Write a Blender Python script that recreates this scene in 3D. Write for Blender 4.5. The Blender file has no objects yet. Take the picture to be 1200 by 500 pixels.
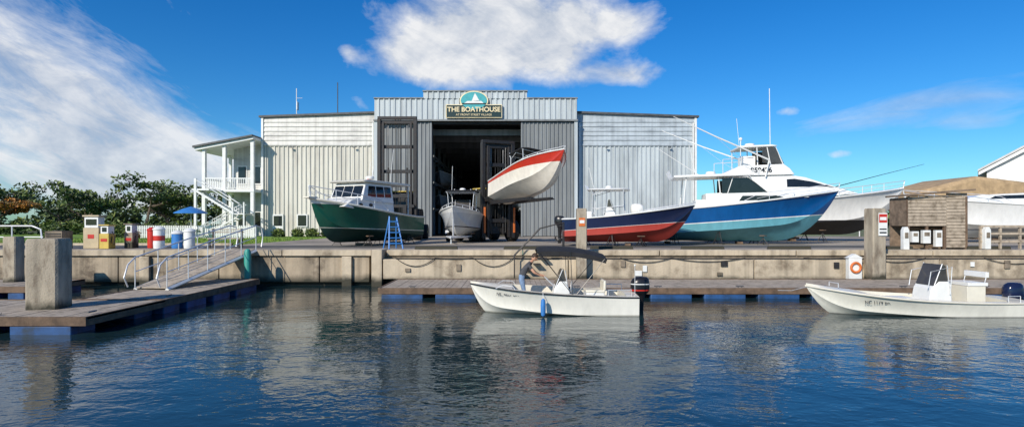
import bpy, bmesh, math, random
from mathutils import Vector, Matrix
R=math.radians
random.seed(4)
scene=bpy.context.scene
G=1.5   # yard level above the water (m)

# ------------------------------------------------------------------ materials
def newmat(name):
    m=bpy.data.materials.new(name); m.use_nodes=True
    nt=m.node_tree; b=nt.nodes['Principled BSDF']
    return m,nt,b
def M(name,col,rough=.5,metal=0,var=.12,scale=2.5,bump=0,bscale=30,streak=0,stain=None,tide=None,runs=0):
    m,nt,b=newmat(name); N=nt.nodes; L=nt.links
    tc=N.new('ShaderNodeTexCoord'); mp=N.new('ShaderNodeMapping')
    L.new(tc.outputs['Object'],mp.inputs['Vector'])
    if streak: mp.inputs['Scale'].default_value=(1,1,streak)
    n=N.new('ShaderNodeTexNoise'); n.inputs['Scale'].default_value=scale; n.inputs['Detail'].default_value=5; n.inputs['Roughness'].default_value=.65
    L.new(mp.outputs[0],n.inputs['Vector'])
    cr=N.new('ShaderNodeValToRGB'); e=cr.color_ramp.elements
    c0=[max(0,c*(1-var)) for c in col]; c1=[min(1,c*(1+var)) for c in col]
    if stain: c0=list(stain)
    e[0].position=.32; e[1].position=.62
    e[0].color=(*c0,1); e[1].color=(*c1,1)
    if stain:
        x=e.new(.47); x.color=(*col,1)
    L.new(n.outputs['Fac'],cr.inputs['Fac']); out=cr.outputs['Color']
    if runs:                  # vertical rain / rust runs
        mp2=N.new('ShaderNodeMapping'); mp2.inputs['Scale'].default_value=(2.2,2.2,.07); L.new(tc.outputs['Object'],mp2.inputs[0])
        n3=N.new('ShaderNodeTexNoise'); n3.inputs['Scale'].default_value=1.3; n3.inputs['Detail'].default_value=4; L.new(mp2.outputs[0],n3.inputs['Vector'])
        r=N.new('ShaderNodeMapRange'); r.inputs['From Min'].default_value=.36; r.inputs['From Max'].default_value=.56; r.inputs['To Min'].default_value=1-runs; r.inputs['To Max'].default_value=1; L.new(n3.outputs['Fac'],r.inputs[0])
        x=N.new('ShaderNodeMix'); x.data_type='RGBA'; x.blend_type='MULTIPLY'; x.inputs[0].default_value=1; L.new(out,x.inputs[6]); L.new(r.outputs[0],x.inputs[7]); out=x.outputs[2]
    if tide is not None:      # algae / wet band near the waterline
        sp=N.new('ShaderNodeSeparateXYZ'); L.new(tc.outputs['Object'],sp.inputs[0])
        a=N.new('ShaderNodeMath'); a.operation='MULTIPLY_ADD'; a.inputs[1].default_value=.7; L.new(n.outputs['Fac'],a.inputs[0])
        s=N.new('ShaderNodeMath'); s.operation='MULTIPLY'; s.inputs[1].default_value=-1; L.new(sp.outputs['Z'],s.inputs[0]); L.new(s.outputs[0],a.inputs[2])
        mr=N.new('ShaderNodeMapRange'); mr.inputs['From Min'].default_value=.35-tide-.12; mr.inputs['From Max'].default_value=.35-tide+.12; L.new(a.outputs[0],mr.inputs[0])
        mx=N.new('ShaderNodeMix'); mx.data_type='RGBA'; mx.inputs[7].default_value=(.045,.042,.028,1); L.new(mr.outputs[0],mx.inputs[0]); L.new(out,mx.inputs[6]); out=mx.outputs[2]
    L.new(out,b.inputs['Base Color'])
    b.inputs['Roughness'].default_value=rough
    b.inputs['Metallic'].default_value=metal
    if bump:
        n2=N.new('ShaderNodeTexNoise'); n2.inputs['Scale'].default_value=bscale; n2.inputs['Detail'].default_value=4
        L.new(tc.outputs['Object'],n2.inputs['Vector'])
        bp=N.new('ShaderNodeBump'); bp.inputs['Strength'].default_value=bump; bp.inputs['Distance'].default_value=.02
        L.new(n2.outputs['Fac'],bp.inputs['Height']); L.new(bp.outputs[0],b.inputs['Normal'])
    return m
def HM(name,bottom,top,zw,stripe=None,sh=.07,slope=0,rough=.16,top2=None,z2=9,dirt=.88):
    """hull paint: bottom paint below zw, boot stripe, topsides (object z)"""
    m,nt,b=newmat(name); N=nt.nodes; L=nt.links
    tc=N.new('ShaderNodeTexCoord'); sp=N.new('ShaderNodeSeparateXYZ'); L.new(tc.outputs['Object'],sp.inputs[0])
    a=N.new('ShaderNodeMath'); a.operation='MULTIPLY_ADD'; a.inputs[1].default_value=-slope
    L.new(sp.outputs['X'],a.inputs[0]); L.new(sp.outputs['Z'],a.inputs[2])
    n=N.new('ShaderNodeTexNoise'); n.inputs['Scale'].default_value=1.7; n.inputs['Detail'].default_value=6; n.inputs['Roughness'].default_value=.7
    mpn=N.new('ShaderNodeMapping'); mpn.inputs['Scale'].default_value=(1.6,1.6,.5); L.new(tc.outputs['Object'],mpn.inputs[0]); L.new(mpn.outputs[0],n.inputs['Vector'])
    def gt(th):
        g=N.new('ShaderNodeMath'); g.operation='GREATER_THAN'; g.inputs[1].default_value=th; L.new(a.outputs[0],g.inputs[0]); return g.outputs[0]
    def mix(f,c1,c2):
        x=N.new('ShaderNodeMix'); x.data_type='RGBA'; L.new(f,x.inputs[0])
        for s,c in ((6,c1),(7,c2)):
            if isinstance(c,tuple): x.inputs[s].default_value=(*c,1)
            else: L.new(c,x.inputs[s])
        return x.outputs[2]
    c=mix(gt(zw),bottom,stripe or top); c=mix(gt(zw+sh),c,top)
    if top2: c=mix(gt(z2),c,top2)
    mr=N.new('ShaderNodeMapRange'); mr.inputs['From Min'].default_value=.3; mr.inputs['From Max'].default_value=.7; mr.inputs['To Min'].default_value=dirt; mr.inputs['To Max'].default_value=1.06
    L.new(n.outputs['Fac'],mr.inputs[0])
    v=N.new('ShaderNodeMix'); v.data_type='RGBA'; v.blend_type='MULTIPLY'; v.inputs[0].default_value=1
    L.new(c,v.inputs[6]); L.new(mr.outputs[0],v.inputs[7]); L.new(v.outputs[2],b.inputs['Base Color'])
    rg=N.new('ShaderNodeMapRange'); rg.inputs['To Min'].default_value=.6; rg.inputs['To Max'].default_value=rough; L.new(gt(zw),rg.inputs[0]); L.new(rg.outputs[0],b.inputs['Roughness'])
    return m

white=M('gelcoat_white',(.78,.78,.75),.25,var=.05)
cream=M('gelcoat_cream',(.72,.68,.57),.3,var=.06)
offw=M('painted_white',(.72,.73,.71),.5,var=.08)
glass=M('dark_glass',(.012,.016,.02),.06,var=.2)
smoke=M('smoke_plexi',(.06,.055,.05),.1,var=.2)
alu=M('aluminium',(.70,.71,.72),.4,metal=.35,var=.08)
black=M('black_plastic',(.012,.012,.014),.3,var=.2)
canvas=M('black_canvas',(.014,.014,.016),.85,var=.3,bump=.4)
rubber=M('rubber',(.02,.02,.02),.8,var=.3,bump=.3)
red=M('red_paint',(.5,.03,.02),.35)
orange=M('orange_paint',(.6,.15,.03),.5,var=.2)
yellow=M('yellow_paint',(.55,.40,.08),.5)
bluep=M('blue_paint',(.04,.19,.5),.45)
navy=M('navy_gelcoat',(.01,.016,.05),.18)
darksteel=M('dark_steel',(.022,.021,.022),.5,metal=.2,var=.5,scale=4,stain=(.045,.03,.022))
chain=M('steel_chain',(.16,.16,.16),.4,metal=.6)
concrete=M('concrete',(.37,.30,.215),.85,var=.2,scale=1.0,bump=.6,bscale=14,stain=(.13,.10,.07),tide=.35,runs=.35)
concl=M('concrete_light',(.49,.41,.30),.85,var=.15,scale=.8,bump=.6,bscale=14,stain=(.23,.18,.125),tide=.35,runs=.3)
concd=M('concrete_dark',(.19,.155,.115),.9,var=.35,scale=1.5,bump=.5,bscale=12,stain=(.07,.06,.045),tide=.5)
pilem=M('pile_concrete',(.36,.31,.235),.9,var=.2,scale=2.2,bump=.8,bscale=22,stain=(.18,.14,.10),streak=.4,tide=.55,runs=.3)
wood=M('weathered_wood',(.36,.305,.24),.85,var=.25,scale=4,bump=.4,bscale=20,stain=(.20,.165,.125))
woodd=M('dark_wood',(.13,.085,.055),.85,var=.4,scale=3,bump=.4)
shackw=M('shack_wood',(.38,.315,.24),.85,var=.25,scale=3,bump=.4,stain=(.19,.15,.105))
shackb=M('shack_wood_brown',(.18,.13,.09),.85,var=.4,scale=3,bump=.4)
floatb=M('blue_float',(.015,.06,.17),.55,var=.4,scale=2,stain=(.02,.03,.035))
tan=M('tan_paint',(.45,.37,.24),.6)
tealp=M('teal_sleeve',(.03,.27,.22),.5)
siding=M('siding_white',(.62,.60,.53),.5,var=.06,scale=.5,streak=.3,stain=(.47,.44,.38),runs=.22)
sidingr=M('siding_pale',(.47,.52,.54),.5,var=.1,scale=.5,streak=.3,stain=(.35,.39,.41),runs=.22)
lapL=M('lap_white',(.57,.565,.53),.5,var=.08,scale=.5,streak=3,stain=(.42,.41,.39),runs=.2)
lapR=M('lap_grey',(.41,.465,.50),.5,var=.12,scale=.5,streak=3,stain=(.29,.335,.365),runs=.2)
doorg=M('door_grey',(.21,.225,.23),.5,var=.15,scale=.6,streak=.3,runs=.25)
roofd=M('roof_dark',(.07,.075,.08),.6,var=.3)
roofl=M('roof_light',(.5,.5,.49),.6,var=.1)
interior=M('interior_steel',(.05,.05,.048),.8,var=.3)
signg=M('sign_green',(.008,.03,.03),.4)
gold=M('sign_cream',(.8,.68,.42),.5)
tealc=M('emblem_teal',(.05,.35,.38),.5)
tarp=M('tan_tarp',(.40,.28,.155),.85,var=.25,scale=1.5,bump=.5,bscale=5)
jeans=M('jeans',(.17,.25,.38),.85,var=.25,scale=12)
shirt=M('shirt_dark',(.06,.062,.07),.85,var=.2,scale=8)
skinm=M('skin',(.55,.30,.20),.5,var=.08)
hairm=M('hair',(.05,.03,.02),.7)
shoem=M('shoe',(.4,.38,.35),.7)
barkm=M('bark',(.13,.10,.075),.9,var=.3,scale=5)
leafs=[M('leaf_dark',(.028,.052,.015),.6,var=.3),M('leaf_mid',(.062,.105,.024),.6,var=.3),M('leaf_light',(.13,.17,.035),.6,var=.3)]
leafo=[M('leaf_rust',(.28,.12,.03),.6),M('leaf_orange',(.40,.18,.03),.6),M('leaf_ochre',(.2,.13,.04),.6)]

# ------------------------------------------------------------------ mesh builder
class MB:
    def __init__(s): s.v=[];s.f=[];s.m=[];s.mats=[]
    def mi(s,mat):
        if mat not in s.mats: s.mats.append(mat)
        return s.mats.index(mat)
    def add(s,vs,fs,mat):
        o=len(s.v); s.v+= [tuple(v) for v in vs]; i=s.mi(mat)
        for f in fs: s.f.append([o+a for a in f]); s.m.append(i)
    def boxr(s,x0,x1,y0,y1,z0,z1,mat,T=None):
        v=[Vector(p) for p in ((x0,y0,z0),(x1,y0,z0),(x1,y1,z0),(x0,y1,z0),(x0,y0,z1),(x1,y0,z1),(x1,y1,z1),(x0,y1,z1))]
        if T: v=[T@p for p in v]
        s.add(v,[(0,3,2,1),(4,5,6,7),(0,1,5,4),(1,2,6,5),(2,3,7,6),(3,0,4,7)],mat)
    def box(s,c,d,mat,rz=0,ry=0,rx=0):
        T=Matrix.Translation(c)@Matrix.Rotation(rz,4,'Z')@Matrix.Rotation(ry,4,'Y')@Matrix.Rotation(rx,4,'X')
        s.boxr(-d[0]/2,d[0]/2,-d[1]/2,d[1]/2,-d[2]/2,d[2]/2,mat,T)
    def tube(s,pts,r,mat,n=6,closed=False):
        pts=[Vector(p) for p in pts]; k=len(pts); rings=[]
        rr=r if isinstance(r,(list,tuple)) else [r]*k
        up=None
        for i,p in enumerate(pts):
            a=pts[i-1] if (i>0 or closed) else p; b=pts[(i+1)%k] if (i<k-1 or closed) else p
            d=(b-a).normalized()
            if up is None: up=Vector((0,0,1)) if abs(d.z)<.9 else Vector((1,0,0))
            x=d.cross(up)
            if x.length<1e-4: x=d.cross(Vector((0,1,0)))
            x.normalize(); y=x.cross(d).normalized(); up=y
            rings.append([p+(x*math.cos(2*math.pi*j/n)+y*math.sin(2*math.pi*j/n))*rr[i] for j in range(n)])
        s.loft(rings,mat,closed_ring=True,cap=not closed,closed=closed)
    def loft(s,rings,mat,closed_ring=True,cap=True,closed=False):
        n=len(rings[0]); k=len(rings); vs=[v for r in rings for v in r]; fs=[]
        for i in range(k if closed else k-1):
            for j in range(n if closed_ring else n-1):
                a=i*n+j; b=i*n+(j+1)%n; c=((i+1)%k)*n+(j+1)%n; d=((i+1)%k)*n+j
                fs.append((a,b,c,d))
        if cap and closed_ring: fs.append(tuple(range(n-1,-1,-1))); fs.append(tuple((k-1)*n+j for j in range(n)))
        s.add(vs,fs,mat)
    def prism(s,prof,w,mat,yc=0):
        wf=w if callable(w) else (lambda z:w)
        n=len(prof); vs=[(x,yc-wf(z),z) for x,z in prof]+[(x,yc+wf(z),z) for x,z in prof]
        fs=[tuple(range(n)),tuple(range(2*n-1,n-1,-1))]+[(i,i+n,(i+1)%n+n,(i+1)%n) for i in range(n)]
        s.add(vs,fs,mat)
    def lathe(s,prof,c,mat,n=16,axis='Z',sc=(1,1,1),T=None):
        c=Vector(c); rings=[]
        for r,h in prof:
            ring=[]
            for j in range(n):
                a=2*math.pi*j/n; p=Vector((r*math.cos(a)*sc[0],r*math.sin(a)*sc[1],h*sc[2]))
                if axis=='Y': p=Vector((p.x,p.z,p.y))
                if axis=='X': p=Vector((p.z,p.y,p.x))
                if T: p=T@p
                ring.append(c+p)
            rings.append(ring)
        s.loft(rings,mat)
    def ball(s,c,r,mat,n=12,T=None):
        sc=r if isinstance(r,(tuple,list)) else (r,r,r)
        s.lathe([(max(.02,math.sin(math.pi*i/8)),-math.cos(math.pi*i/8)) for i in range(9)],c,mat,n,sc=sc,T=T)
    def obj(s,name,parent=None,bevel=0,angle=35,loc=None,rz=0,recalc=True):
        me=bpy.data.meshes.new(name); me.from_pydata(s.v,[],s.f)
        for m in s.mats: me.materials.append(m)
        for p,i in zip(me.polygons,s.m): p.material_index=i
        if recalc:
            bm=bmesh.new(); bm.from_mesh(me); bmesh.ops.recalc_face_normals(bm,faces=bm.faces); bm.to_mesh(me); bm.free()
        for p in me.polygons: p.use_smooth=True
        try: me.set_sharp_from_angle(angle=R(angle))
        except Exception: pass
        me.update()
        o=bpy.data.objects.new(name,me); scene.collection.objects.link(o)
        if parent: o.parent=parent
        if loc: o.location=loc
        o.rotation_euler.z=rz
        if bevel:
            b=o.modifiers.new('bevel','BEVEL'); b.width=bevel; b.segments=2; b.limit_method='ANGLE'; b.angle_limit=R(40)
        return o
def empty(name,loc=(0,0,0),rz=0,rot=None):
    e=bpy.data.objects.new(name,None); e.location=loc; e.rotation_euler=rot if rot else (0,0,rz); e.empty_display_size=.3
    scene.collection.objects.link(e); return e
def text(body,size,loc,mat,parent=None,rz=0,name='lettering',ext=.01,align='CENTER',rot=None,bold=0):
    c=bpy.data.curves.new(name,'FONT'); c.body=body; c.size=size; c.extrude=ext; c.align_x=align; c.align_y='CENTER'; c.offset=bold
    c.materials.append(mat); o=bpy.data.objects.new(name,c); o.location=loc; o.rotation_euler=rot if rot else (R(90),0,rz)
    scene.collection.objects.link(o)
    if parent: o.parent=parent
    return o

# ------------------------------------------------------------------ boats
class Hull:
    def __init__(s,L,B,Hs,Hb,flare=1.2,fore=.66,kp=2.3,sp=1.6):
        s.L,s.B,s.Hs,s.Hb,s.flare,s.fore,s.kp,s.sp=L,B,Hs,Hb,flare,fore,kp,sp
    def sheer(s,t): return s.Hs+(s.Hb-s.Hs)*t**s.sp
    def hb(s,t):
        f=.9+.1*math.sin(math.pi/2*t/.45) if t<.45 else 1-((t-.45)/.55)**2.5
        return max(.012,s.B/2*f)
    def keel(s,t): return 0 if t<s.fore else s.sheer(t)*.97*((t-s.fore)/(1-s.fore))**s.kp
    def chine(s,t):
        f=.86 if t<.35 else .86*(1-((t-.35)/.65)**1.8)
        zk=s.keel(t); zs=s.sheer(t)
        return max(.008,min(s.B/2*f,s.hb(t))), zk+(zs-zk)*(.24+.2*t)
    def side(s,t,q):
        c,zc=s.chine(t); b=s.hb(t); zs=s.sheer(t); p=1+s.flare*t
        return c+(b-c)*q**p, zc+(zs-zc)*q
    def width_at(s,t,z):
        c,zc=s.chine(t); zk=s.keel(t)
        if z<zc: return c*max(0,(z-zk)/(zc-zk))
        return s.side(t,min(1,(z-zc)/(s.sheer(t)-zc)))[0]
    def half(s,t):
        c,zc=s.chine(t); zk=s.keel(t)
        pts=[(0,zk),(c*.5,zk+(zc-zk)*.44),(c*.97,zc-.02*(1-t))]
        for j in range(0,7): pts.append(s.side(t,j/6))
        return pts
    def build(s,parent,hm,deckm,capm=None,opens=(0.04,.7),floor=.4,rail=.035,inset=.16,n=30):
        capm=capm or deckm
        mb=MB(); rings=[]
        for i in range(n+1):
            t=1-(1-i/n)**1.25; h=s.half(t); x=t*s.L
            rings.append([(x,-y,z) for y,z in reversed(h)]+[(x,y,z) for y,z in h[1:]])
        mb.loft(rings,hm,closed_ring=False)
        k=len(rings[0]); mb.add(rings[0],[tuple(range(k))],hm)
        mb.obj('hull',parent,angle=40)
        d=MB(); rows=[]; ts=[1-(1-i/n)**1.25 for i in range(n+1)]
        if opens:
            ts=[t for t in ts if abs(t-opens[0])>.01 and abs(t-opens[1])>.01]+[opens[0]-.001,opens[0]+.001,opens[1]-.001,opens[1]+.001]; ts.sort()
        for t in ts:
            b=s.hb(t); z=s.sheer(t)+.004; x=t*s.L; bi=max(.004,b-inset)
            if opens and opens[0]<t<opens[1]:
                w1=min(bi-.04*min(1,bi),s.width_at(t,s.sheer(t)-.1)-.04); w2=max(.01,min(bi-.06,s.width_at(t,floor)-.05))
                r=[(b,z),(bi,z+.01),(w1,s.sheer(t)-.1),(w2,floor),(0,floor+.01)]
            else: r=[(b,z),(bi,z+.015),(bi*.8,z+.03),(bi*.4,z+.05),(0,z+.055)]
            rows.append([(x,-y,zz) for y,zz in r]+[(x,y,zz) for y,zz in reversed(r[:-1])])
        d.loft(rows,deckm,closed_ring=False); d.obj('deck',parent,angle=30)
        if rail:
            m=MB()
            for sg in (-1,1): m.tube([(t*s.L,sg*(s.hb(t)+.004),s.sheer(t)-.02) for t in [1-(1-i/n)**1.25 for i in range(n+1)]],rail,capm,6)
            m.tube([(0,-s.hb(0),s.Hs-.02),(0,s.hb(0),s.Hs-.02)],rail,capm,6)
            m.obj('rub_rail',parent)
    def bowrail(s,parent,t0=.5,h=.45,r=.018,mat=None,mid=True,ins=.1):
        mat=mat or alu; m=MB()
        for sg in (-1,1):
            T=[t0+(1-t0)*i/8 for i in range(9)]
            P=[(t*s.L+(.08 if t==1 else 0),sg*max(.03,s.hb(t)-ins),s.sheer(t)+h*min(1,(i+.4)/1.6)) for i,t in enumerate(T)]
            m.tube(P,r,mat)
            if mid: m.tube([(x,y,z-h*.5) for x,y,z in P[1:]],r*.6,mat)
            for i in range(0,9,2): m.tube([(T[i]*s.L,sg*max(.02,s.hb(T[i])-ins),s.sheer(T[i])),P[i]],r*.9,mat)
        m.obj('bow_rail',parent)

def outboard(parent,loc,sc=1.0,cowl=None,accent=None,name='outboard_motor',tilt=0):
    cowl=cowl or black; m=MB()
    T=Matrix.Translation(loc)@Matrix.Rotation(tilt,4,'Y')@Matrix.Scale(sc,4)
    def ring(cx,z,a,b,n=14,e=2.6):
        out=[]
        for j in range(n):
            t=2*math.pi*j/n; c=math.cos(t); q=math.sin(t)
            out.append(T@Vector((cx+a*math.copysign(abs(c)**(2/e),c),b*math.copysign(abs(q)**(2/e),q),z)))
        return out
    m.loft([ring(-.30,-.02,.24,.17),ring(-.31,.06,.31,.215),ring(-.32,.22,.335,.235),ring(-.32,.38,.33,.23),ring(-.34,.50,.29,.2),ring(-.36,.57,.2,.13),ring(-.37,.585,.06,.05)],cowl)
    if accent:
        m.loft([ring(-.31,.10,.332,.236),ring(-.31,.145,.339,.24)],accent)
        m.loft([ring(-.325,.32,.338,.238),ring(-.325,.35,.336,.236)],offw)
    m.loft([ring(-.32,-.03,.2,.14),ring(-.32,-.2,.14,.09),ring(-.33,-.6,.11,.055),ring(-.33,-.78,.10,.04)],cowl)
    m.loft([ring(-.42,-.70,.26,.14),ring(-.42,-.725,.26,.14)],cowl)
    m.loft([ring(-.33,-.78,.10,.03),ring(-.33,-.92,.12,.05),ring(-.36,-1.12,.09,.012)],cowl)
    m.lathe([(.015,-.28),(.06,-.2),(.075,0),(.07,.15),(.05,.2)],T@Vector((-.38,0,-.9)),cowl,10,axis='X',sc=(sc,sc,-sc))
    for k in range(3):
        a=k*2*math.pi/3; d=Vector((0,math.cos(a),math.sin(a))); e=Vector((0,-math.sin(a),math.cos(a)))
        p=Vector((-.6,0,-.9)); vs=[T@(p+d*.04-e*.02+Vector((.03,0,0))),T@(p+d*.15-e*.08+Vector((.05,0,0))),T@(p+d*.19),T@(p+d*.15+e*.08-Vector((.05,0,0))),T@(p+d*.04+e*.02-Vector((.03,0,0)))]
        m.add(vs,[(0,1,2,3,4)],chain)
    m.boxr(-.1,.06,-.13,.13,-.35,.02,cowl,T)
    m.obj(name,parent,angle=40)
def ttop(parent,x0,x1,w,z0,z1,topm=None,th=.07,rod=True,bx=(0,0),ant=0):
    m=MB(); topm=topm or white
    for sg in (-1,1):
        m.tube([(x0+bx[0],sg*w*.62,z0),(x0+.1,sg*w*.8,z1-.2),(x0+.05,sg*w*.85,z1)],.025,alu)
        m.tube([(x1+bx[1],sg*w*.62,z0),(x1-.1,sg*w*.8,z1-.2),(x1-.05,sg*w*.85,z1)],.025,alu)
        m.tube([(x0+.05,sg*w*.8,(z0+z1)/2+.1),(x1-.05,sg*w*.8,(z0+z1)/2+.25)],.018,alu)
        m.tube([(x0+.1,sg*w*.8,z1-.25),((x0+x1)/2,sg*w*.85,z1)],.018,alu)
    for xx in (x0+.05,x1-.05,(x0+x1)/2): m.tube([(xx,-w*.9,z1-.03),(xx,w*.9,z1-.03)],.022,alu)
    m.obj('ttop_frame',parent)
    t=MB(); xm=(x0+x1)/2; a=(x1-x0)/2+.25; rings=[]
    for z,k in ((z1,.97),(z1+th*.5,1.0),(z1+th,.97),(z1+th+.03,.8)):
        r=[]
        for j in range(24):
            q=2*math.pi*j/24; c=math.cos(q); s_=math.sin(q)
            r.append((xm+a*k*math.copysign(abs(c)**.45,c),w*k*math.copysign(abs(s_)**.45,s_),z))
        rings.append(r)
    t.loft(rings,topm); t.obj('ttop_canopy',parent)
    f=MB()
    if rod:
        for i in range(5): f.tube([(x0-.18,-w*.7+i*w*.35,z1-.05),(x0-.32,-w*.7+i*w*.35,z1+.28)],.022,alu)
    if ant:
        f.tube([(x0+.2,-w*.8,z1),(x0-.1,-w*.8,z1+ant)],.012,white)
    f.lathe([(.18,0),(.2,.08),(.14,.16),(.02,.18)],(xm,0,z1+th+.03),white,12)
    f.obj('ttop_fittings',parent)
def console(parent,x,z,w=.45,h=1.05,dep=.7,mat=None,ws=True,wsm=None,wh=.42):
    mat=mat or white; m=MB()
    m.prism([(x,z),(x+dep,z),(x+dep-.12,z+h*.75),(x+dep*.55,z+h),(x+.12,z+h),(x+.02,z+h*.6)],w,mat)
    m.obj('console',parent,bevel=.03)
    a=MB()
    if ws:
        a.prism([(x+dep*.72,z+h*.85),(x+dep*.72+.03,z+h*.85),(x+dep*.4+.03,z+h+wh),(x+dep*.4,z+h+wh)],w*.95,wsm or smoke)
        for sg in (-1,1):
            a.prism([(x+dep*.70,z+h*.85),(x+dep*.40,z+h+wh),(x+.2,z+h+wh*.9),(x+.14,z+h)],.008,wsm or smoke,yc=sg*(w*.95))
            a.tube([(x+dep*.75,sg*w*.97,z+h*.8),(x+dep*.41,sg*w*.97,z+h+wh+.01),(x+.16,sg*w*.97,z+h+wh*.93),(x+.1,sg*w*.97,z+h-.1)],.014,alu)
    a.tube([(x-.06+.045*math.cos(q),.19*math.cos(q)+.1,z+h*.75+.19*math.sin(q)) for q in [i*math.pi/8 for i in range(16)]],.014,alu,closed=True)
    a.tube([(x-.05,.1,z+h*.75),(x+.1,.1,z+h*.72)],.03,black)
    a.obj('windshield_and_wheel',parent)
def stands(x,y,h,name='boat_stand'):
    m=MB()
    for k in range(3):
        a=2*math.pi*k/3+.4
        m.tube([(.34*math.cos(a),.34*math.sin(a),0),(.03*math.cos(a),.03*math.sin(a),h*.7)],.02,darksteel)
    m.tube([(0,0,h*.35),(0,0,h)],.022,darksteel)
    m.box((0,0,h+.02),(.3,.3,.05),woodd)
    for k in range(3):
        a=2*math.pi*k/3+.4; b=a+2*math.pi/3
        m.tube([(.25*math.cos(a),.25*math.sin(a),h*.2),(.25*math.cos(b),.25*math.sin(b),h*.2)],.012,darksteel)
    return m.obj(name,loc=(x,y,G+.006),rz=random.random())
def blocks(x,y,h,rz):
    m=MB(); k=max(1,int(h/.14))
    for i in range(k): m.box((0,0,.07+i*.14),(.9 if i%2 else .3,.3 if i%2 else .9,.135),woodd,rz=.03*random.uniform(-1,1))
    m.obj('timber_block',loc=(x,y,G+.006),rz=rz,bevel=.01)
def support(p,h,hd,L,B,zk):
    a=R(hd); c,s=math.cos(a),math.sin(a)
    for t in (.12,.5): blocks(p[0]+c*L*t,p[1]+s*L*t,zk-G,a)
    for t in (.15,.38,.6):
        for sg in (-1,1):
            o=B*.36*sg; stands(p[0]+c*L*t-s*o,p[1]+s*L*t+c*o,min(h,zk-G+.3) if t>.5 else h)

def green_boat():
    hd=-116; p=(-6.5,36.6,1.72); e=empty('pilothouse_boat',p,R(hd))
    H=Hull(7.9,3.0,1.4,2.25,flare=1.0,fore=.74,kp=2.6)
    hm=HM('green_hull',(.012,.05,.035),(.006,.095,.06),.55,stripe=(.7,.68,.55),sh=.04,slope=.03,top2=(.78,.77,.7),z2=1.75)
    H.build(e,hm,white,cream,opens=(.04,.3),floor=.8,rail=.06)
    m=MB()
    m.prism([(2.6,1.4),(6.7,1.85),(6.1,2.2),(5.5,2.35),(2.6,2.25)],lambda z:1.12-.1*(z-1.4),white)
    m.prism([(2.7,2.1),(5.4,2.2),(5.0,3.1),(4.9,3.16),(2.75,3.14)],lambda z:1.15-.13*(z-2.1),white)
    m.prism([(1.2,3.14),(5.25,3.18),(5.35,3.24),(5.0,3.32),(1.2,3.28)],1.2,cream)
    m.obj('cabin',e,bevel=.04)
    g=MB()
    for sg in (-1,1):
        for x0,x1 in ((2.9,3.45),(3.52,4.15),(4.22,4.85)):
            y=lambda z:sg*(1.158-.13*(z-2.1))
            k=.0 if x1<4.8 else .22
            g.add([(x0,y(2.42),2.42),(x1+k*.3,y(2.42),2.42),(x1-k*.4,y(3.0),3.0),(x0,y(3.0),3.0)],[(0,1,2,3)],glass)
        for x0 in (4.6,5.4): g.ball((x0,sg*1.075,1.98),(.16,.02,.09),glass)
    for y0,y1 in ((-.98,-.36),(-.3,.3),(.36,.98)):
        g.add([(5.335,y0,2.42),(5.335,y1,2.42),(5.08,y1*.97,3.0),(5.08,y0*.97,3.0)],[(0,1,2,3)],glass)
    g.obj('windows',e,recalc=False)
    f=MB()
    for sg in (-1,1): f.tube([(1.3,sg*1.1,1.4),(1.3,sg*1.1,3.15)],.03,alu)
    f.tube([(3.2,0,3.3),(3.1,0,4.0)],.03,white); f.lathe([(.22,0),(.25,.1),(.2,.18),(.02,.2)],(3.4,0,3.45),white,14)
    f.tube([(2.6,.8,3.3),(2.3,.8,5.2)],.012,white); f.tube([(2.6,-.8,3.3),(2.3,-.8,4.6)],.012,white)
    f.box((4.3,.7,3.36),(.25,.12,.08),red)
    f.obj('mast_and_antennas',e)
    H.bowrail(e,.45,.6,r=.024)
    m=MB(); m.prism([(7.6,2.2),(8.2,2.25),(8.2,2.31),(7.6,2.31)],.2,cream); m.obj('anchor_pulpit',e)
    support(p,1.0,hd,7.9,3.0,1.72)
green_boat()

def cc_front():
    hd=-94; p=(-3.0,42.2,1.9); e=empty('center_console_boat',p,R(hd))
    H=Hull(7.2,2.7,1.2,1.85,flare=1.3)
    H.build(e,HM('grey_hull',(.60,.60,.58),(.56,.58,.6),.3,stripe=(.05,.05,.06),sh=.06,slope=.05,top2=(.76,.76,.75),z2=1.15),white,opens=(.05,.72),floor=.5)
    console(e,2.9,.5,w=.5,h=1.35,wh=.5); ttop(e,2.3,4.1,1.05,.5,2.85,topm=canvas,ant=1.8)
    H.bowrail(e,.55,.2,mid=False)
    m=MB(); m.box((2.1,0,1.0),(.5,1.0,.9),white); m.obj('leaning_post',e,bevel=.05)
    outboard(e,(-.05,-.33,1.2),1.2,white); outboard(e,(-.05,.33,1.2),1.2,white)
    t=empty('boat_trailer',(-3.0,42.2,G),R(hd)); m=MB()
    for sg in (-1,1):
        m.tube([(-.2,sg*.6,.4),(5.8,sg*.6,.4),(7.9,0,.4)],.06,alu,4)
        m.tube([(.3,sg*.75,.58),(4.6,sg*.75,.58)],.07,woodd,4)
        for x in (1.2,2.1):
            m.lathe([(.16,-.1),(.33,-.11),(.35,-.06),(.35,.06),(.33,.11),(.16,.1)],(x,sg*1.15,.36),rubber,18,axis='Y')
            m.lathe([(.05,-.11),(.17,-.09),(.17,.09),(.05,.11)],(x,sg*1.15,.36),alu,12,axis='Y')
        m.prism([(.75,.55),(.85,.76),(1.6,.8),(2.4,.76),(2.6,.55),(2.5,.55),(2.35,.7),(.95,.7),(.85,.55)],.13,alu,yc=sg*1.15)
    for x in (.2,2,4,5.7): m.tube([(x,-.62,.4),(x,.62,.4)],.045,alu,4)
    m.tube([(6.9,0,.5),(6.9,0,1.5)],.05,alu,4); m.tube([(7.6,0,0.03),(7.6,0,.5)],.04,alu)
    m.obj('trailer_frame',t)
cc_front()

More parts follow.
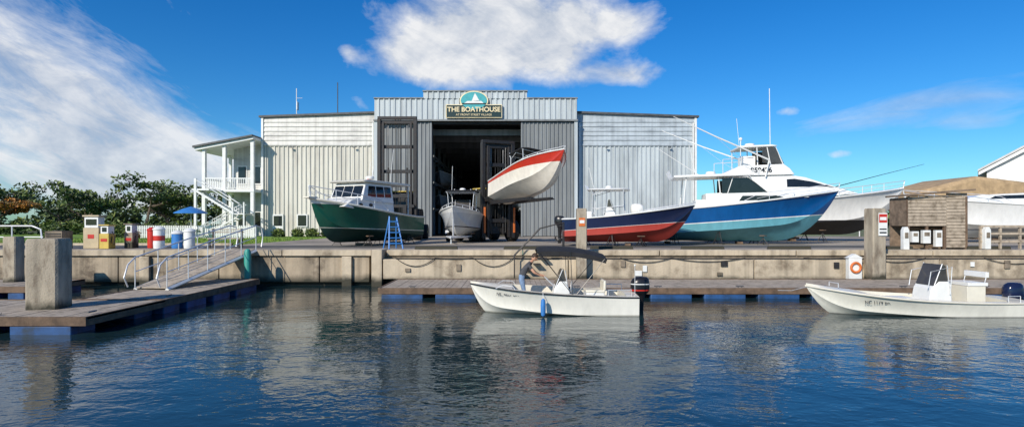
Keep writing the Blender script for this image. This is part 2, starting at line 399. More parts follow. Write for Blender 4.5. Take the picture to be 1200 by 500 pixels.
def raised_boat():
    e=empty('lifted_center_console_boat')
    e.matrix_world=Matrix.Translation((-.45,38.6,3.95))@Matrix.Rotation(R(-63),4,'Z')@Matrix.Rotation(R(-8),4,'Y')@Matrix.Rotation(R(-8),4,'X')
    H=Hull(7.1,2.9,1.35,1.9,flare=.6,fore=.6)
    H.build(e,HM('red_hull',(.78,.72,.62),(.78,.72,.62),.35,stripe=(.78,.72,.62),sh=.03,slope=.02,top2=(.5,.035,.018),z2=1.15,dirt=.82),cream,white,opens=(.05,.7),floor=.45)
    console(e,2.7,.45,w=.45,h=1.3,wh=.45); ttop(e,2.0,3.8,1.0,.45,2.6,topm=canvas,ant=0)
    m=MB(); m.box((1.9,0,.9),(.5,.95,.9),white); m.obj('leaning_post',e,bevel=.05)
    H.bowrail(e,.6,.15,mid=False)
    outboard(e,(-.05,0,1.15),1.2,black)
raised_boat()

def navy_boat():
    hd=-13; p=(2.95,33.2,1.72); e=empty('navy_center_console_boat',p,R(hd))
    H=Hull(6.9,2.6,1.25,2.0,flare=1.3,fore=.68)
    H.build(e,HM('navy_hull',(.42,.045,.03),(.01,.02,.065),.6,stripe=(.75,.73,.7),sh=.02,slope=.075),white,white,opens=(.05,.68),floor=.6)
    console(e,2.2,.6,w=.5,h=1.25,wh=.45); ttop(e,1.5,3.3,1.05,.6,2.78,topm=white,ant=1.2)
    m=MB(); m.box((1.3,0,1.15),(.5,1.0,1.0),white); m.obj('leaning_post',e,bevel=.06)
    outboard(e,(.0,0,.9),.9,black)
    H.bowrail(e,.6,.12,mid=False)
    support(p,.95,hd,6.9,2.6,1.72)
navy_boat()

def blue_boat():
    hd=-11; p=(8.1,36.3,1.7); e=empty('blue_walkaround_boat',p,R(hd))
    H=Hull(10.8,3.5,1.75,2.9,flare=1.7,fore=.66,sp=1.4)
    H.build(e,HM('blue_hull',(.12,.36,.43),(.004,.09,.29),.8,stripe=(.8,.8,.78),sh=.05,slope=.07,dirt=.8),white,white,opens=(.05,.33),floor=.9,rail=.045)
    m=MB()
    m.prism([(3.4,1.85),(9.0,2.5),(8.0,2.72),(6.6,2.88),(3.4,2.75)],lambda z:1.25-.25*(z-1.85),white)
    m.prism([(1.6,3.66),(5.9,3.74),(6.0,3.8),(5.6,3.88),(1.6,3.8)],1.35,white)
    m.obj('cabin',e,bevel=.05)
    g=MB()
    for sg in (-1,1):
        g.prism([(4.3,2.75),(6.75,2.8),(5.7,3.64),(4.3,3.62)],.012,glass,yc=sg*1.02)
        g.prism([(5.2,2.3),(7.9,2.42),(7.2,2.6),(5.4,2.6)],.012,glass,yc=sg*1.135)
    g.add([(6.78,-1.02,2.82),(6.78,1.02,2.82),(5.75,1.0,3.64),(5.75,-1.0,3.64)],[(0,1,2,3)],glass)
    g.obj('windows',e)
    f=MB()
    for sg in (-1,1):
        f.tube([(2.1,sg*1.2,1.8),(2.3,sg*1.15,3.68)],.035,white); f.tube([(4.2,sg*1.05,2.7),(4.1,sg*1.05,3.68)],.035,white)
        f.tube([(6.8,sg*1.03,2.8),(5.75,sg*1.0,3.7)],.03,white)
        f.tube([(4.6,sg*1.05,2.75),(4.9,sg*1.05,3.7)],.025,white)
    f.tube([(3.0,-1.2,3.8),(.6,-1.5,5.4)],[.025,.012],white)
    f.lathe([(.25,0),(.3,.1),(.25,.22),(.02,.26)],(3.8,0,3.86),white,14)
    f.tube([(3.0,.5,3.85),(2.6,.5,5.8)],.014,white)
    for i in range(6): f.tube([(1.5,-1.1+i*.44,3.7),(1.3,-1.1+i*.44,4.1)],.025,alu)
    f.box((3.2,0,1.7),(.7,1.4,1.4),white)
    f.obj('hardtop_supports_and_outriggers',e)
    H.bowrail(e,.5,.42)
    for y in (-.45,.45): outboard(e,(-.1,y,1.5),1.2,white)
    support(p,1.15,hd,10.8,3.5,1.7)
blue_boat()

def sportfish():
    hd=-7; p=(12.2,42.2,1.95); e=empty('sportfishing_yacht',p,R(hd))
    H=Hull(14.4,4.4,1.8,3.15,flare=1.35,fore=.7,sp=1.5)
    H.build(e,HM('yacht_hull',(.012,.012,.014),(.82,.81,.77),.85,stripe=(.02,.02,.03),sh=.04,slope=.01),white,white,opens=(.04,.25),floor=1.1,rail=.05)
    m=MB(); wf=lambda z:1.75-.16*(z-2.0)
    m.prism([(3.4,1.95),(10.9,2.75),(9.6,3.15),(7.6,3.85),(6.6,4.02),(3.4,3.95)],wf,white)
    m.prism([(2.2,3.95),(6.9,4.02),(6.6,4.45),(6.2,4.75),(3.4,4.65),(2.2,4.1)],lambda z:1.6-.1*(z-3.9),white)
    m.prism([(3.4,5.88),(5.7,5.94),(5.9,6.0),(5.5,6.08),(3.4,6.02)],1.35,white)
    m.box((4.2,0,5.0),(.9,1.2,.8),white)
    m.obj('house_and_flybridge',e,bevel=.06)
    g=MB()
    for sg in (-1,1):
        prof=[(6.4,3.2),(8.9,3.2),(9.5,3.12),(8.0,3.55),(6.9,3.75),(6.4,3.72)]
        g.add([(x,sg*(wf(z)+.012),z) for x,z in prof],[tuple(range(len(prof)))],glass)
    g.add([(9.7,-1.35,3.14),(9.7,1.35,3.14),(7.72,1.3,3.82),(7.72,-1.3,3.82)],[(0,1,2,3)],glass)
    for sg in (-1,1): g.prism([(4.9,4.85),(6.2,4.8),(5.75,5.9),(4.9,5.86)],.01,smoke,yc=sg*1.25)
    g.add([(6.3,-1.25,4.8),(6.3,1.25,4.8),(5.8,1.2,5.9),(5.8,-1.2,5.9)],[(0,1,2,3)],smoke)
    g.obj('windows',e)
    f=MB()
    for sg in (-1,1):
        for a,b in (((3.5,1.2),(3.5,1.2)),((6.3,1.26),(5.75,1.22)),((4.6,1.26),(4.55,1.24)),((5.45,1.27),(5.2,1.25))):
            f.tube([(a[0],sg*a[1],4.6),(b[0],sg*b[1],5.95)],.035,alu if a[0]<4 else white)
        f.tube([(2.3,sg*1.4,5.1),(4.3,sg*1.4,5.2)],.025,alu); f.tube([(2.3,sg*1.4,4.1),(2.3,sg*1.4,5.1)],.025,alu)
        f.tube([(5.2,sg*1.75,5.0),(1.6,sg*2.5,6.5),(-1.2,sg*3.0,7.8)],[.06,.045,.02],white)
        f.tube([(5.2,sg*1.75,5.0),(5.0,sg*1.65,3.9)],.05,white)
        f.tube([(4.6,sg*1.7,4.1),(3.0,sg*2.2,5.3),(1.6,sg*2.5,6.5)],.01,alu)
    f.tube([(9.6,-1.0,3.2),(12.6,-.95,4.0),(15.4,-.6,4.7)],[.03,.02,.012],black)
    f.tube([(5.6,-.6,6.0),(5.55,-.6,10.0)],.025,white); f.tube([(3.9,.7,6.0),(3.7,.7,8.2)],.014,white)
    f.lathe([(.3,0),(.34,.1),(.3,.2),(.02,.25)],(4.4,0,6.1),white,16); f.tube([(3.8,0,6.0),(3.8,0,6.6)],.03,white); f.ball((3.8,0,6.65),.12,white)
    f.obj('outriggers_and_antennas',e)
    text('959426',.46,(4.75,-1.57,4.33),black,e,name='registration_number',rot=(R(86),0,0),bold=.012)
    H.bowrail(e,.55,.5,r=.024)
    support(p,1.25,hd,14.4,4.4,1.95)
sportfish()

def back_boat(name,p,hd,L,B,Hs,Hb,hm):
    e=empty(name,p,R(hd)); H=Hull(L,B,Hs,Hb,flare=1.2)
    H.build(e,hm,white,white,opens=(.05,.3),floor=.9)
    m=MB(); k=L/10
    m.prism([(2.6*k,Hs+.05),(7.6*k,Hs+.45),(6.4*k,Hs+.8),(2.6*k,Hs+1.0)],lambda z:B*.36-.1*(z-Hs),white); m.obj('cabin',e,bevel=.05)
    g=MB()
    for sg in (-1,1): g.add([(x*k,sg*(B*.36-.1*(z-Hs)+.012),z) for x,z in ((3,Hs+.6),(6.0,Hs+.55),(5.6,Hs+.75),(3,Hs+.85))],[(0,1,2,3)],glass)
    g.obj('windows',e); H.bowrail(e,.5,.45); support(p,.95,hd,L,B,p[2]); return e
wh=HM('white_hull',(.45,.47,.48),(.80,.80,.78),.5,stripe=(.1,.12,.2))
back_boat('cabin_cruiser',(36.5,38.5,1.8),180,11.2,3.5,1.9,2.6,wh)
back_boat('cabin_cruiser',(41.5,47,1.85),176,9.5,3.2,1.8,2.5,wh)

def skiff1():
    e=empty('center_console_skiff',(3.72,18.4,-.24),R(180))
    H=Hull(5.0,2.15,.80,1.12,flare=.9,fore=.76,kp=3.0)
    H.build(e,HM('skiff_hull',(.4,.39,.33),(.80,.78,.70),.27,stripe=(.74,.72,.64),sh=.02,dirt=.88),cream,black,opens=(.07,.74),floor=.36,rail=.02)
    console(e,1.95,.36,w=.36,h=.85,dep=.6,wh=.33,wsm=smoke)
    m=MB(); m.box((1.2,0,.62),(.55,.8,.5),white); m.box((1.2,0,.9),(.58,.82,.09),cream); m.box((.92,0,1.08),(.08,.8,.3),cream); m.box((2.72,0,.55),(.3,.6,.38),white); m.box((2.72,0,.77),(.32,.6,.07),cream)
    m.obj('seats',e,bevel=.03)
    b=MB(); n=10; rings=[]
    for i in range(n+1):
        t=i/n; x=.95+2.0*t; z=2.28-.10*(2*t-1)**2-.16*(1-t)+.05*t
        rings.append([(x,-.85+1.7*j/8,z-.12*((j-4)/4)**2) for j in range(9)])
    rings2=[[(x,y,z-.03) for x,y,z in r] for r in rings]
    b.loft(rings,canvas,closed_ring=False); b.loft(rings2,canvas,closed_ring=False)
    for r,q in ((rings[0],rings2[0]),(rings[-1],rings2[-1])): b.loft([r,q],canvas,closed_ring=False)
    for k in (0,-1):
        b.loft([[r[k] for r in rings],[(r[k][0],r[k][1]*1.01,r[k][2]-.10) for r in rings2]],canvas,closed_ring=False)
    for k in (0,n//2,n): b.tube([(x,y,z-.035) for x,y,z in rings[k]],.03,canvas)
    b.obj('bimini_canopy',e)
    f=MB()
    for sg in (-1,1):
        f.tube([(1.9,sg*.98,.8),(1.0,sg*.85,1.9)],.010,black); f.tube([(1.9,sg*.98,.8),(2.9,sg*.85,2.07)],.010,black); f.tube([(1.95,sg*.98,.8),(2.0,sg*.86,2.12)],.010,black)
        f.tube([(4.2,sg*.68,1.02),(4.0,sg*.76,1.12),(3.7,sg*.83,1.10),(3.6,sg*.86,.97)],.012,alu)
        f.tube([(.2,sg*.8,.8),(.2,sg*.8,1.0),(.9,sg*.9,1.0),(.9,sg*.9,.8)],.012,alu)
    f.tube([(2.45,.3,1.05),(2.72,.3,1.32),(2.72,-.3,1.32),(2.45,-.3,1.05)],.014,alu)
    f.tube([(.12,.9,.8),(.12,.9,1.7)],.008,alu); f.ball((.12,.9,1.72),.03,white)
    f.obj('canopy_frame_and_rails',e)
    fd=MB(); fd.lathe([(.02,-.26),(.06,-.22),(.075,-.1),(.075,.1),(.06,.22),(.02,.26)],(2.82,1.15,.52),bluep,12); fd.tube([(2.82,1.15,.78),(2.82,1.06,.94)],.008,white); fd.obj('fender',e)
    outboard(e,(.06,0,.80),.88,black,red)
    y,z=H.side(.78,.72); text('NC 4827 DX',.13,(3.85,y+.03,z),black,e,name='registration_number',rot=(R(78),0,R(180-20)),ext=.003)
    r=MB(); r.tube([(.2,-.9,.8),(-.1,-1.6,.55),(-.4,-2.4,.5),(-.7,-3.2,.62)],.012,white); r.tube([(4.7,-.2,1.05),(4.6,-1.2,.65),(4.5,-2.4,.55),(4.5,-3.2,.6)],.012,white); r.obj('mooring_lines',e)
skiff1()
def skiff2():
    e=empty('flat_skiff',(15.05,18.2,-.2),R(181))
    H=Hull(6.15,2.2,.62,1.05,flare=.7,fore=.76,kp=2.2,sp=2.4)
    H.build(e,HM('skiff_hull_ivory',(.35,.34,.3),(.78,.76,.67),.22,stripe=(.72,.70,.62),sh=.02,dirt=.86),cream,cream,opens=(.1,.76),floor=.34,rail=.028)
    console(e,1.95,.34,w=.4,h=.85,dep=.75,wh=.5)
    m=MB(); m.box((1.25,0,.70),(.55,.85,.68),cream); m.box((1.22,0,1.10),(.6,.9,.10),white)
    m.tube([(1.0,-.4,1.1),(.92,-.4,1.38)],.015,alu); m.tube([(1.0,.4,1.1),(.92,.4,1.38)],.015,alu); m.box((.92,0,1.38),(.1,.85,.16),white)
    m.box((3.4,0,.5),(.7,.45,.32),white); m.box((3.4,0,.675),(.72,.47,.04),offw)
    m.obj('seats_and_cooler',e,bevel=.03)
    f=MB()
    for sg in (-1,1):
        f.tube([(2.05,sg*.44,.8),(2.0,sg*.44,1.62),(2.62,sg*.42,1.47),(2.7,sg*.42,1.0)],.014,alu)
        f.tube([(.3,sg*.85,.62),(.3,sg*.85,.8),(.7,sg*.9,.8),(.7,sg*.9,.64)],.012,alu)
    f.tube([(5.3,-.25,1.0),(5.3,-.25,1.12),(5.3,.25,1.12),(5.3,.25,1.0)],.012,alu)
    f.obj('grab_rails',e)
    outboard(e,(.06,0,.62),.85,navy,None)
    y,z=H.side(.72,.6); text('NC 1179 BR',.13,(4.45,y+.03,z),black,e,name='registration_number',rot=(R(78),0,R(180-12)),ext=.003)
    r=MB(); r.tube([(5.9,-.2,1.0),(5.8,-1.6,.7),(5.6,-3.0,.55)],.012,white); r.obj('mooring_line',e)
skiff2()

# ------------------------------------------------------------------ person in the skiff
def person(loc,rz):
    e=empty('person',loc,rz)
    J={'pel':((-.06,0,.93),.125),'sp':((0,0,1.08),.12),'ch':((.14,0,1.27),.145),'nk':((.27,0,1.40),.058),'hd0':((.31,0,1.45),.05)}
    bones=[('pel','sp'),('sp','ch'),('ch','nk'),('nk','hd0')]
    for s,sg in (('L',1),('R',-1)):
        J.update({'hp'+s:((-.05,sg*.10,.88),.095),'kn'+s:((.03,sg*.13,.49),.062),'an'+s:((-.03,sg*.14,.09),.042),'to'+s:((.15,sg*.16,.04),.034),
          'sh'+s:((.17,sg*.19,1.31),.062),'el'+s:((.33,sg*.25,1.08),.044),'wr'+s:((.53,sg*.17,.98),.029),'pm'+s:((.60,sg*.15,.97),.033)})
        bones+=[('pel','hp'+s),('hp'+s,'kn'+s),('kn'+s,'an'+s),('an'+s,'to'+s),('ch','sh'+s),('sh'+s,'el'+s),('el'+s,'wr'+s),('wr'+s,'pm'+s)]
    names=list(J); me=bpy.data.meshes.new('body'); me.from_pydata([J[n][0] for n in names],[(names.index(a),names.index(b)) for a,b in bones],[])
    o=bpy.data.objects.new('body_tmp',me); scene.collection.objects.link(o)
    sk=o.modifiers.new('skin','SKIN'); sk.use_smooth_shade=True
    for i,n in enumerate(names): me.skin_vertices[0].data[i].radius=(J[n][1],J[n][1]); me.skin_vertices[0].data[i].use_root=(n=='pel')
    ss=o.modifiers.new('sub','SUBSURF'); ss.levels=2; ss.render_levels=2
    dg=bpy.context.evaluated_depsgraph_get(); dg.update(); bm=bpy.data.meshes.new_from_object(o.evaluated_get(dg))
    bpy.data.objects.remove(o)
    bm.materials.clear()
    for m in (jeans,shirt,skinm,shoem): bm.materials.append(m)
    def seg(p,a,b):
        ab=b-a; t=max(0,min(1,(p-a).dot(ab)/ab.length_squared)); return (p-(a+ab*t)).length,t
    for p in bm.polygons:
        c=p.center; best=None
        for a,b in bones:
            d,t=seg(c,Vector(J[a][0]),Vector(J[b][0])); d-=J[a][1]*(1-t)+J[b][1]*t
            if best is None or d<best[0]: best=(d,a,b,t)
        _,a,b,t=best; k=1
        if b[:2] in('hp','kn') or b[:2]=='an': k=0
        if b[:2]=='to': k=3
        if b[:2]=='an' and t>.92: k=3
        if b=='sp' and t<.35: k=0
        if b in('hd0',): k=2
        if b=='nk' and t>.8: k=2
        if b[:2]=='el' and t>.55: k=2
        if b[:2] in('wr','pm'): k=2
        p.material_index=k; p.use_smooth=True
    ob=bpy.data.objects.new('body',bm); scene.collection.objects.link(ob); ob.parent=e
    h=MB(); c=Vector((.37,0,1.53)); T=Matrix.Rotation(R(38),4,'Y')
    h.ball(c,(.098,.078,.118),skinm,16,T=T)
    h.ball(c+T@Vector((-.02,0,.025)),(.102,.086,.108),hairm,16,T=T)
    h.tube([c+T@Vector((.09,0,.02)),c+T@Vector((.122,0,-.025)),c+T@Vector((.092,0,-.035))],[.008,.015,.01],skinm)
    for sg in (-1,1):
        h.ball(c+T@Vector((.082,sg*.032,.005)),(.012,.014,.01),white,8); h.ball(c+T@Vector((.092,sg*.032,.005)),.006,black,6)
        h.ball(c+T@Vector((0,sg*.08,-.01)),(.02,.012,.032),skinm,8)
    h.tube([c+T@Vector((.085,-.025,-.065)),c+T@Vector((.092,0,-.067)),c+T@Vector((.085,.025,-.065))],.006,red)
    h.ball(c+T@Vector((.10,0,.055)),(.075,.07,.01),hairm,12,T=T)
    h.obj('head',e)
    f=MB()
    for sg in (-1,1):
        for k in range(4):
            y=sg*(.15+(k-1.5)*.019); l=(.072,.084,.08,.062)[k]
            f.tube([(.60,y,.975),(.60+l*.5,y,.98),(.60+l*.9,y,.955),(.60+l*.85,y,.925)],[.0095,.009,.008,.007],skinm)
        f.tube([(.585,sg*(.15-.028),.965),(.615,sg*(.15-.05),.95),(.645,sg*(.15-.045),.935)],[.011,.01,.008],skinm)
    f.obj('fingers',e)
person((.34,18.5,.13),R(2))

# ------------------------------------------------------------------ forklifts
def forklift(loc,hd,mh,mw,fz,acc=None):
    e=empty('marine_forklift',loc,R(hd)); m=MB(); w=mw/2; acc=acc or darksteel
    for sg in (-1,1):
        m.boxr(-.18,.18,sg*w-.12,sg*w+.12,.25,mh,darksteel)
        m.boxr(.0,.24,sg*(w-.3)-.08,sg*(w-.3)+.08,.3,mh*.97,darksteel)
        m.boxr(-.03,.05,sg*(w-.5)-.015,sg*(w-.5)+.015,.6,mh*.96,chain)
        m.tube([(-.1,sg*(w-.62),.5),(-.1,sg*(w-.62),mh*.6)],.07,darksteel,8); m.tube([(-.1,sg*(w-.62),mh*.6),(-.1,sg*(w-.62),mh*.95)],.035,chain,8)
        m.boxr(.2,.26,sg*w-.02,sg*w+.11,.6,mh*.35,acc)
    z=1.4
    while z<mh:
        m.boxr(-.14,.02,-w+.12,w-.12,z-.12,z+.12,darksteel); z+=(mh-1.6)/4
    m.boxr(-.16,.2,-w-.1,w+.1,mh-.02,mh+.18,darksteel)
    for y in (-.15,.05,.2): m.tube([(-.05,y,mh),(-.05,y,1)],.025,rubber)
    m.obj('mast',e,bevel=.015)
    c=MB()
    c.boxr(.26,.44,-w+.02,w-.02,fz-.05,fz+.2,darksteel); c.boxr(.26,.44,-w+.02,w-.02,fz+.85,fz+1.05,darksteel)
    for sg in (-1,1):
        c.boxr(.245,.42,sg*(w-.3)-.1,sg*(w-.3)+.1,fz-.1,fz+1.2,darksteel)
        c.prism([(.44,fz+1.0),(.44,fz-.25),(6.6,fz-.14),(6.6,fz-.08),(.6,fz-.06),(.6,fz+1.0)],.13,darksteel,yc=sg*.62)
        c.prism([(.62,fz-.05),(6.4,fz-.07),(6.4,fz+.0),(.62,fz+.03)],.14,rubber,yc=sg*.62)
    c.obj('carriage_and_forks',e)
    b=MB()
    b.prism([(-.3,.5),(-4.6,.5),(-5.0,.9),(-5.0,2.1),(-4.7,2.35),(-2.6,2.35),(-2.4,1.7),(-.4,1.5)],1.15,darksteel)
    b.prism([(-2.5,1.7),(-.9,1.6),(-.8,2.6),(-1.0,3.5),(-2.3,3.55),(-2.5,2.5)],.75,black)
    b.prism([(-2.6,3.55),(-.8,3.5),(-.8,3.6),(-2.6,3.65)],.85,yellow)
    b.obj('chassis_and_cab',e,bevel=.05)
    g=MB()
    for sg in (-1,1): g.add([(-2.3,sg*.765,2.4),(-1.05,sg*.765,2.3),(-1.1,sg*.765,3.35),(-2.25,sg*.765,3.4)],[(0,1,2,3)],glass)
    g.obj('cab_windows',e)
    t=MB()
    for sg in (-1,1):
        for x,r in ((-.75,.72),(-4.0,.58)):
            t.lathe([(r*.45,-.27),(r*.93,-.29),(r,-.2),(r,.2),(r*.93,.29),(r*.45,.27)],(x,sg*1.35,r),rubber,24,axis='Y')
            t.lathe([(.08,-.28),(r*.46,-.22),(r*.46,.22),(.08,.28)],(x,sg*1.35,r),yellow,16,axis='Y')
    t.obj('wheels',e)
forklift((-8.25,43.0,G+.006),-90,8.7,2.6,1.5)
forklift((-.95,39.6,G+.006),-66,6.5,2.1,2.7,acc=orange)

# ------------------------------------------------------------------ terrain
def sheet(name,x0,x1,y0,y1,z,mat):
    m=MB(); m.add([(x0,y0,z),(x1,y0,z),(x1,y1,z),(x0,y1,z)],[(0,1,2,3)],mat); return m.obj(name,recalc=False)
groundm=M('ground_soil',(.13,.15,.06),.95,var=.4,scale=.05,stain=(.16,.13,.08))
grassm=M('grass',(.13,.24,.02),.95,var=.3,scale=.6,bump=.6,bscale=40,stain=(.17,.20,.04))
yardm=M('yard_pavement',(.31,.27,.22),.9,var=.25,scale=.35,bump=.5,bscale=6,stain=(.18,.16,.135))
roadm=M('road_asphalt',(.10,.097,.09),.9,var=.3,scale=.5)
sheet('ground',-3000,3000,26.6,4000,G,groundm)
sheet('lawn',-70,-15.5,33.2,75,G+.004,grassm)
sheet('yard',-15.5,60,26.6,57,G+.004,yardm)
sheet('path',-70,-15.5,26.6,29.6,G+.004,yardm)
sheet('road',-70,60,29.6,33.0,G+.008,roadm)
m=MB(); m.boxr(-70,-15.5,33.0,33.18,G-.1,G+.13,concl); m.obj('kerb',bevel=.02)

def water():
    m,nt,b=newmat('water'); N=nt.nodes; L=nt.links
    b.inputs['Base Color'].default_value=(.012,.032,.038,1); b.inputs['Roughness'].default_value=.025; b.inputs['IOR'].default_value=1.45
    tc=N.new('ShaderNodeTexCoord')
    def nz(sx,sy,scale,det,dist=0,rot=0):
        mp=N.new('ShaderNodeMapping'); mp.inputs['Scale'].default_value=(sx,sy,1); mp.inputs['Rotation'].default_value=(0,0,rot); L.new(tc.outputs['Object'],mp.inputs[0])
        n=N.new('ShaderNodeTexNoise'); n.inputs['Scale'].default_value=scale; n.inputs['Detail'].default_value=det; n.inputs['Distortion'].default_value=dist; n.inputs['Roughness'].default_value=.5
        L.new(mp.outputs[0],n.inputs['Vector']); return n.outputs['Fac']
    def mth(op,a,b_=None,c=None):
        x=N.new('ShaderNodeMath'); x.operation=op
        for i,v in enumerate((a,b_,c)):
            if v is None: continue
            if isinstance(v,(int,float)): x.inputs[i].default_value=v
            else: L.new(v,x.inputs[i])
        return x.outputs[0]
    big=nz(.8,1.1,.5,1,.3,.3); mid=nz(.8,1.1,2.0,2,.6,-.25); fine=nz(.8,1.15,7.5,2,.6,.5)
    patch=nz(1,1.6,.13,2)
    pr=N.new('ShaderNodeMapRange'); pr.inputs['From Min'].default_value=.38; pr.inputs['From Max'].default_value=.62; pr.inputs['To Min'].default_value=.4; pr.inputs['To Max'].default_value=1.25; L.new(patch,pr.inputs[0])
    h=mth('ADD',mth('MULTIPLY',big,.028),mth('MULTIPLY',mth('ADD',mth('MULTIPLY',mid,.021),mth('MULTIPLY',fine,.0072)),pr.outputs[0]))
    bp=N.new('ShaderNodeBump'); bp.inputs['Strength'].default_value=1; bp.inputs['Distance'].default_value=1.0
    L.new(h,bp.inputs['Height']); L.new(bp.outputs[0],b.inputs['Normal'])
    return m
sheet('water',-3000,3000,-3000,27.2,0,water())

# ------------------------------------------------------------------ quay
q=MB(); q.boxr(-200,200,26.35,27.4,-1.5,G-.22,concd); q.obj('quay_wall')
q=MB(); x=-70
while x<-6.1:
    q.boxr(x,min(x+6.0,-6.1)-.03,26.0,26.95,G-.20,G+.06,concl); x+=6.0
x=-70
while x<-6.3:
    q.boxr(x,min(x+4.4,-6.2)-.04,26.12,26.36,.15,G-.23,concrete); x+=4.4
x=-69
while x<-6: q.boxr(x,x+.42,25.95,26.12,-.8,G-.22,concl); x+=4.4
q.boxr(-6.05,-5.6,25.7,26.95,-1,G+.08,concl)
q.obj('quay_cap',bevel=.02)
q=MB(); x=-5.55
while x<80:
    q.boxr(x,x+7.96,25.72,26.3,.32,1.17,concl); x+=8
x=-5.5
while x<80:
    q.boxr(x,x+5.96,26.2,26.95,1.30,G+.05,concl); x+=6
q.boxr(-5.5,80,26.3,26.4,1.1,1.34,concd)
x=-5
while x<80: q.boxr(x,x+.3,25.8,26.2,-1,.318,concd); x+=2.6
q.obj('quay_beam',bevel=.025)
q=MB(); random.seed(8); x=-5
while x<60:
    L_=random.uniform(1.2,3.4); d=random.uniform(.03,.38)
    q.tube([(x+L_*i/8,25.66,1.24-d*4*(i/8)*(1-i/8)) for i in range(9)],.016,rubber,5); x+=L_+random.choice((0,0,1.2,2.5))
q.tube([(-5,25.7,1.2),(60,25.7,1.2)],.022,rubber,5)
q.obj('dock_cables')
q=MB(); random.seed(3)
for i in range(26):
    x=random.uniform(-5,40); z=random.uniform(.5,1.0)
    q.box((x,25.68,z),(random.uniform(.1,.3),.06,random.uniform(.15,.35)),random.choice((offw,concd,concd,darksteel)))
q.obj('service_boxes')
for x in (-3.5,.6,4.6,8.8,12.8,17.5,22):
    m=MB(); m.prism([(-1.0,0),(1.0,0),(.96,.16),(-.96,.16)],.1,concl); m.obj('wheel_stop',loc=(x,27.6,G+.006),bevel=.02)

def pile(x,y,w,top,rz=0,name='mooring_pile',mat=None):
    m=MB(); h=w/2; mat=mat or pilem; r=[]; c=.86
    for z,k in ((-2,1),(.4,1),(top-.06,1),(top,.92)):
        r.append([(a*h*k,b*h*k,z) for a,b in ((-c,-1),(c,-1),(1,-c),(1,c),(c,1),(-c,1),(-1,c),(-1,-c))])
    m.loft(r,mat); m.obj(name,loc=(x,y,0),rz=rz)
pile(-12.55,16.2,.78,2.3,.18); pile(15.4,25.35,.6,3.35,.1); pile(2.95,25.4,.42,3.35)
pile(-19.6,23.5,.5,2.2)
m=MB(); m.lathe([(.14,-1),(.14,1.5),(.1,1.62),(.02,1.66)],(-11.0,24.85,0),tealp,12); m.obj('sleeved_pile')
m=MB(); m.boxr(15.35,15.72,25.01,25.03,2.2,3.15,offw); m.boxr(15.37,15.70,25.0,25.01,2.75,3.1,red); m.boxr(15.4,15.67,24.993,25.0,2.85,2.98,offw); m.boxr(15.39,15.68,25.0,25.01,2.3,2.36,black);m.boxr(15.39,15.68,25.0,25.01,2.45,2.5,black); m.obj('warning_sign')
m=MB(); m.boxr(2.82,3.08,25.16,25.185,2.6,2.95,orange); m.boxr(2.85,3.05,25.15,25.16,2.72,2.85,offw); m.obj('pile_sign')
m=MB(); m.boxr(14.3,14.85,25.35,25.6,.35,1.25,offw); m.tube([(14.57+.2*math.cos(a),25.3,.85+.2*math.sin(a)) for a in [i*math.pi/8 for i in range(16)]],.05,orange,8,closed=True); m.prism([(14.25,1.25),(14.9,1.25),(14.57,1.42)],.14,offw,yc=25.48); m.obj('life_ring_station')

def dock(name,x0,x1,y0,y1,z=.40,along='x'):
    e=empty(name,(0,0,0)); m=MB(); random.seed(int(abs(x0)*7)%99)
    if along=='x':
        x=x0
        while x<x1-.05: m.boxr(x,min(x+.185,x1),y0+.06,y1-.06,z-.04+random.uniform(-.004,.004),z+random.uniform(-.003,.005),wood); x+=.2
    else:
        y=y0
        while y<y1-.05: m.boxr(x0+.06,x1-.06,y,min(y+.185,y1),z-.04,z+random.uniform(-.003,.005),wood); y+=.2
    m.obj('deck_boards',e)
    m=MB()
    m.boxr(x0,x1,y0,y0+.055,z-.2,z+.02,woodd); m.boxr(x0,x1,y1-.055,y1,z-.2,z+.02,woodd)
    m.boxr(x0,x0+.055,y0+.056,y1-.056,z-.2,z+.02,woodd); m.boxr(x1-.055,x1,y0+.056,y1-.056,z-.2,z+.02,woodd)
    m.boxr(x0+.1,x1-.1,y0+.1,y1-.1,z-.16,z-.05,woodd)
    m.obj('fascia',e)
    m=MB(); x=x0+.12
    while x<x1-.5:
        w=min(1.5,x1-.1-x)
        m.boxr(x,x+w,y0+.03,y0+.9,-.35,z-.203,floatb)
        m.boxr(x,x+w,y1-.9,y1-.08,-.35,z-.203,floatb); x+=1.95
    if y1-y0>3.5:
        y=y0+1.2
        while y<y1-1.2:
            m.boxr(x1-.9,x1-.03,y,y+1.2,-.35,z-.203,floatb); m.boxr(x0+.08,x0+.9,y,y+1.2,-.35,z-.203,floatb); y+=1.7
    m.obj('floats',e,bevel=.03)
    m=MB()
    if along=='x':
        x=x0+1.2
        while x<x1:
            m.tube([(x-.14,y0+.3,z+.06),(x+.14,y0+.3,z+.06)],.022,chain); m.tube([(x-.06,y0+.3,z),(x-.06,y0+.3,z+.06)],.02,chain); m.tube([(x+.06,y0+.3,z),(x+.06,y0+.3,z+.06)],.02,chain); x+=3
    m.tube([(x1-.3,y0+.5,z+.06),(x1-.3,y0+.8,z+.06)],.022,chain)
    m.obj('cleats',e)
dock('floating_dock',-4.85,34,21.6,25.2,.36)
dock('floating_dock',-26,-10.35,14.5,17.9,.42)
dock('floating_dock',-13.1,-10.38,17.95,24.6,.42,along='y')
dock('floating_dock',-30,-17.5,21.5,24.5,.42)
e=empty('gangway'); m=MB()
A=Vector((-12.45,20.6,.52)); B_=Vector((-11.75,26.1,1.6)); d=(B_-A); side=Vector((d.y,-d.x,0)).normalized()
def gp(t,s_,h): return A+d*t+side*s_+Vector((0,0,h))
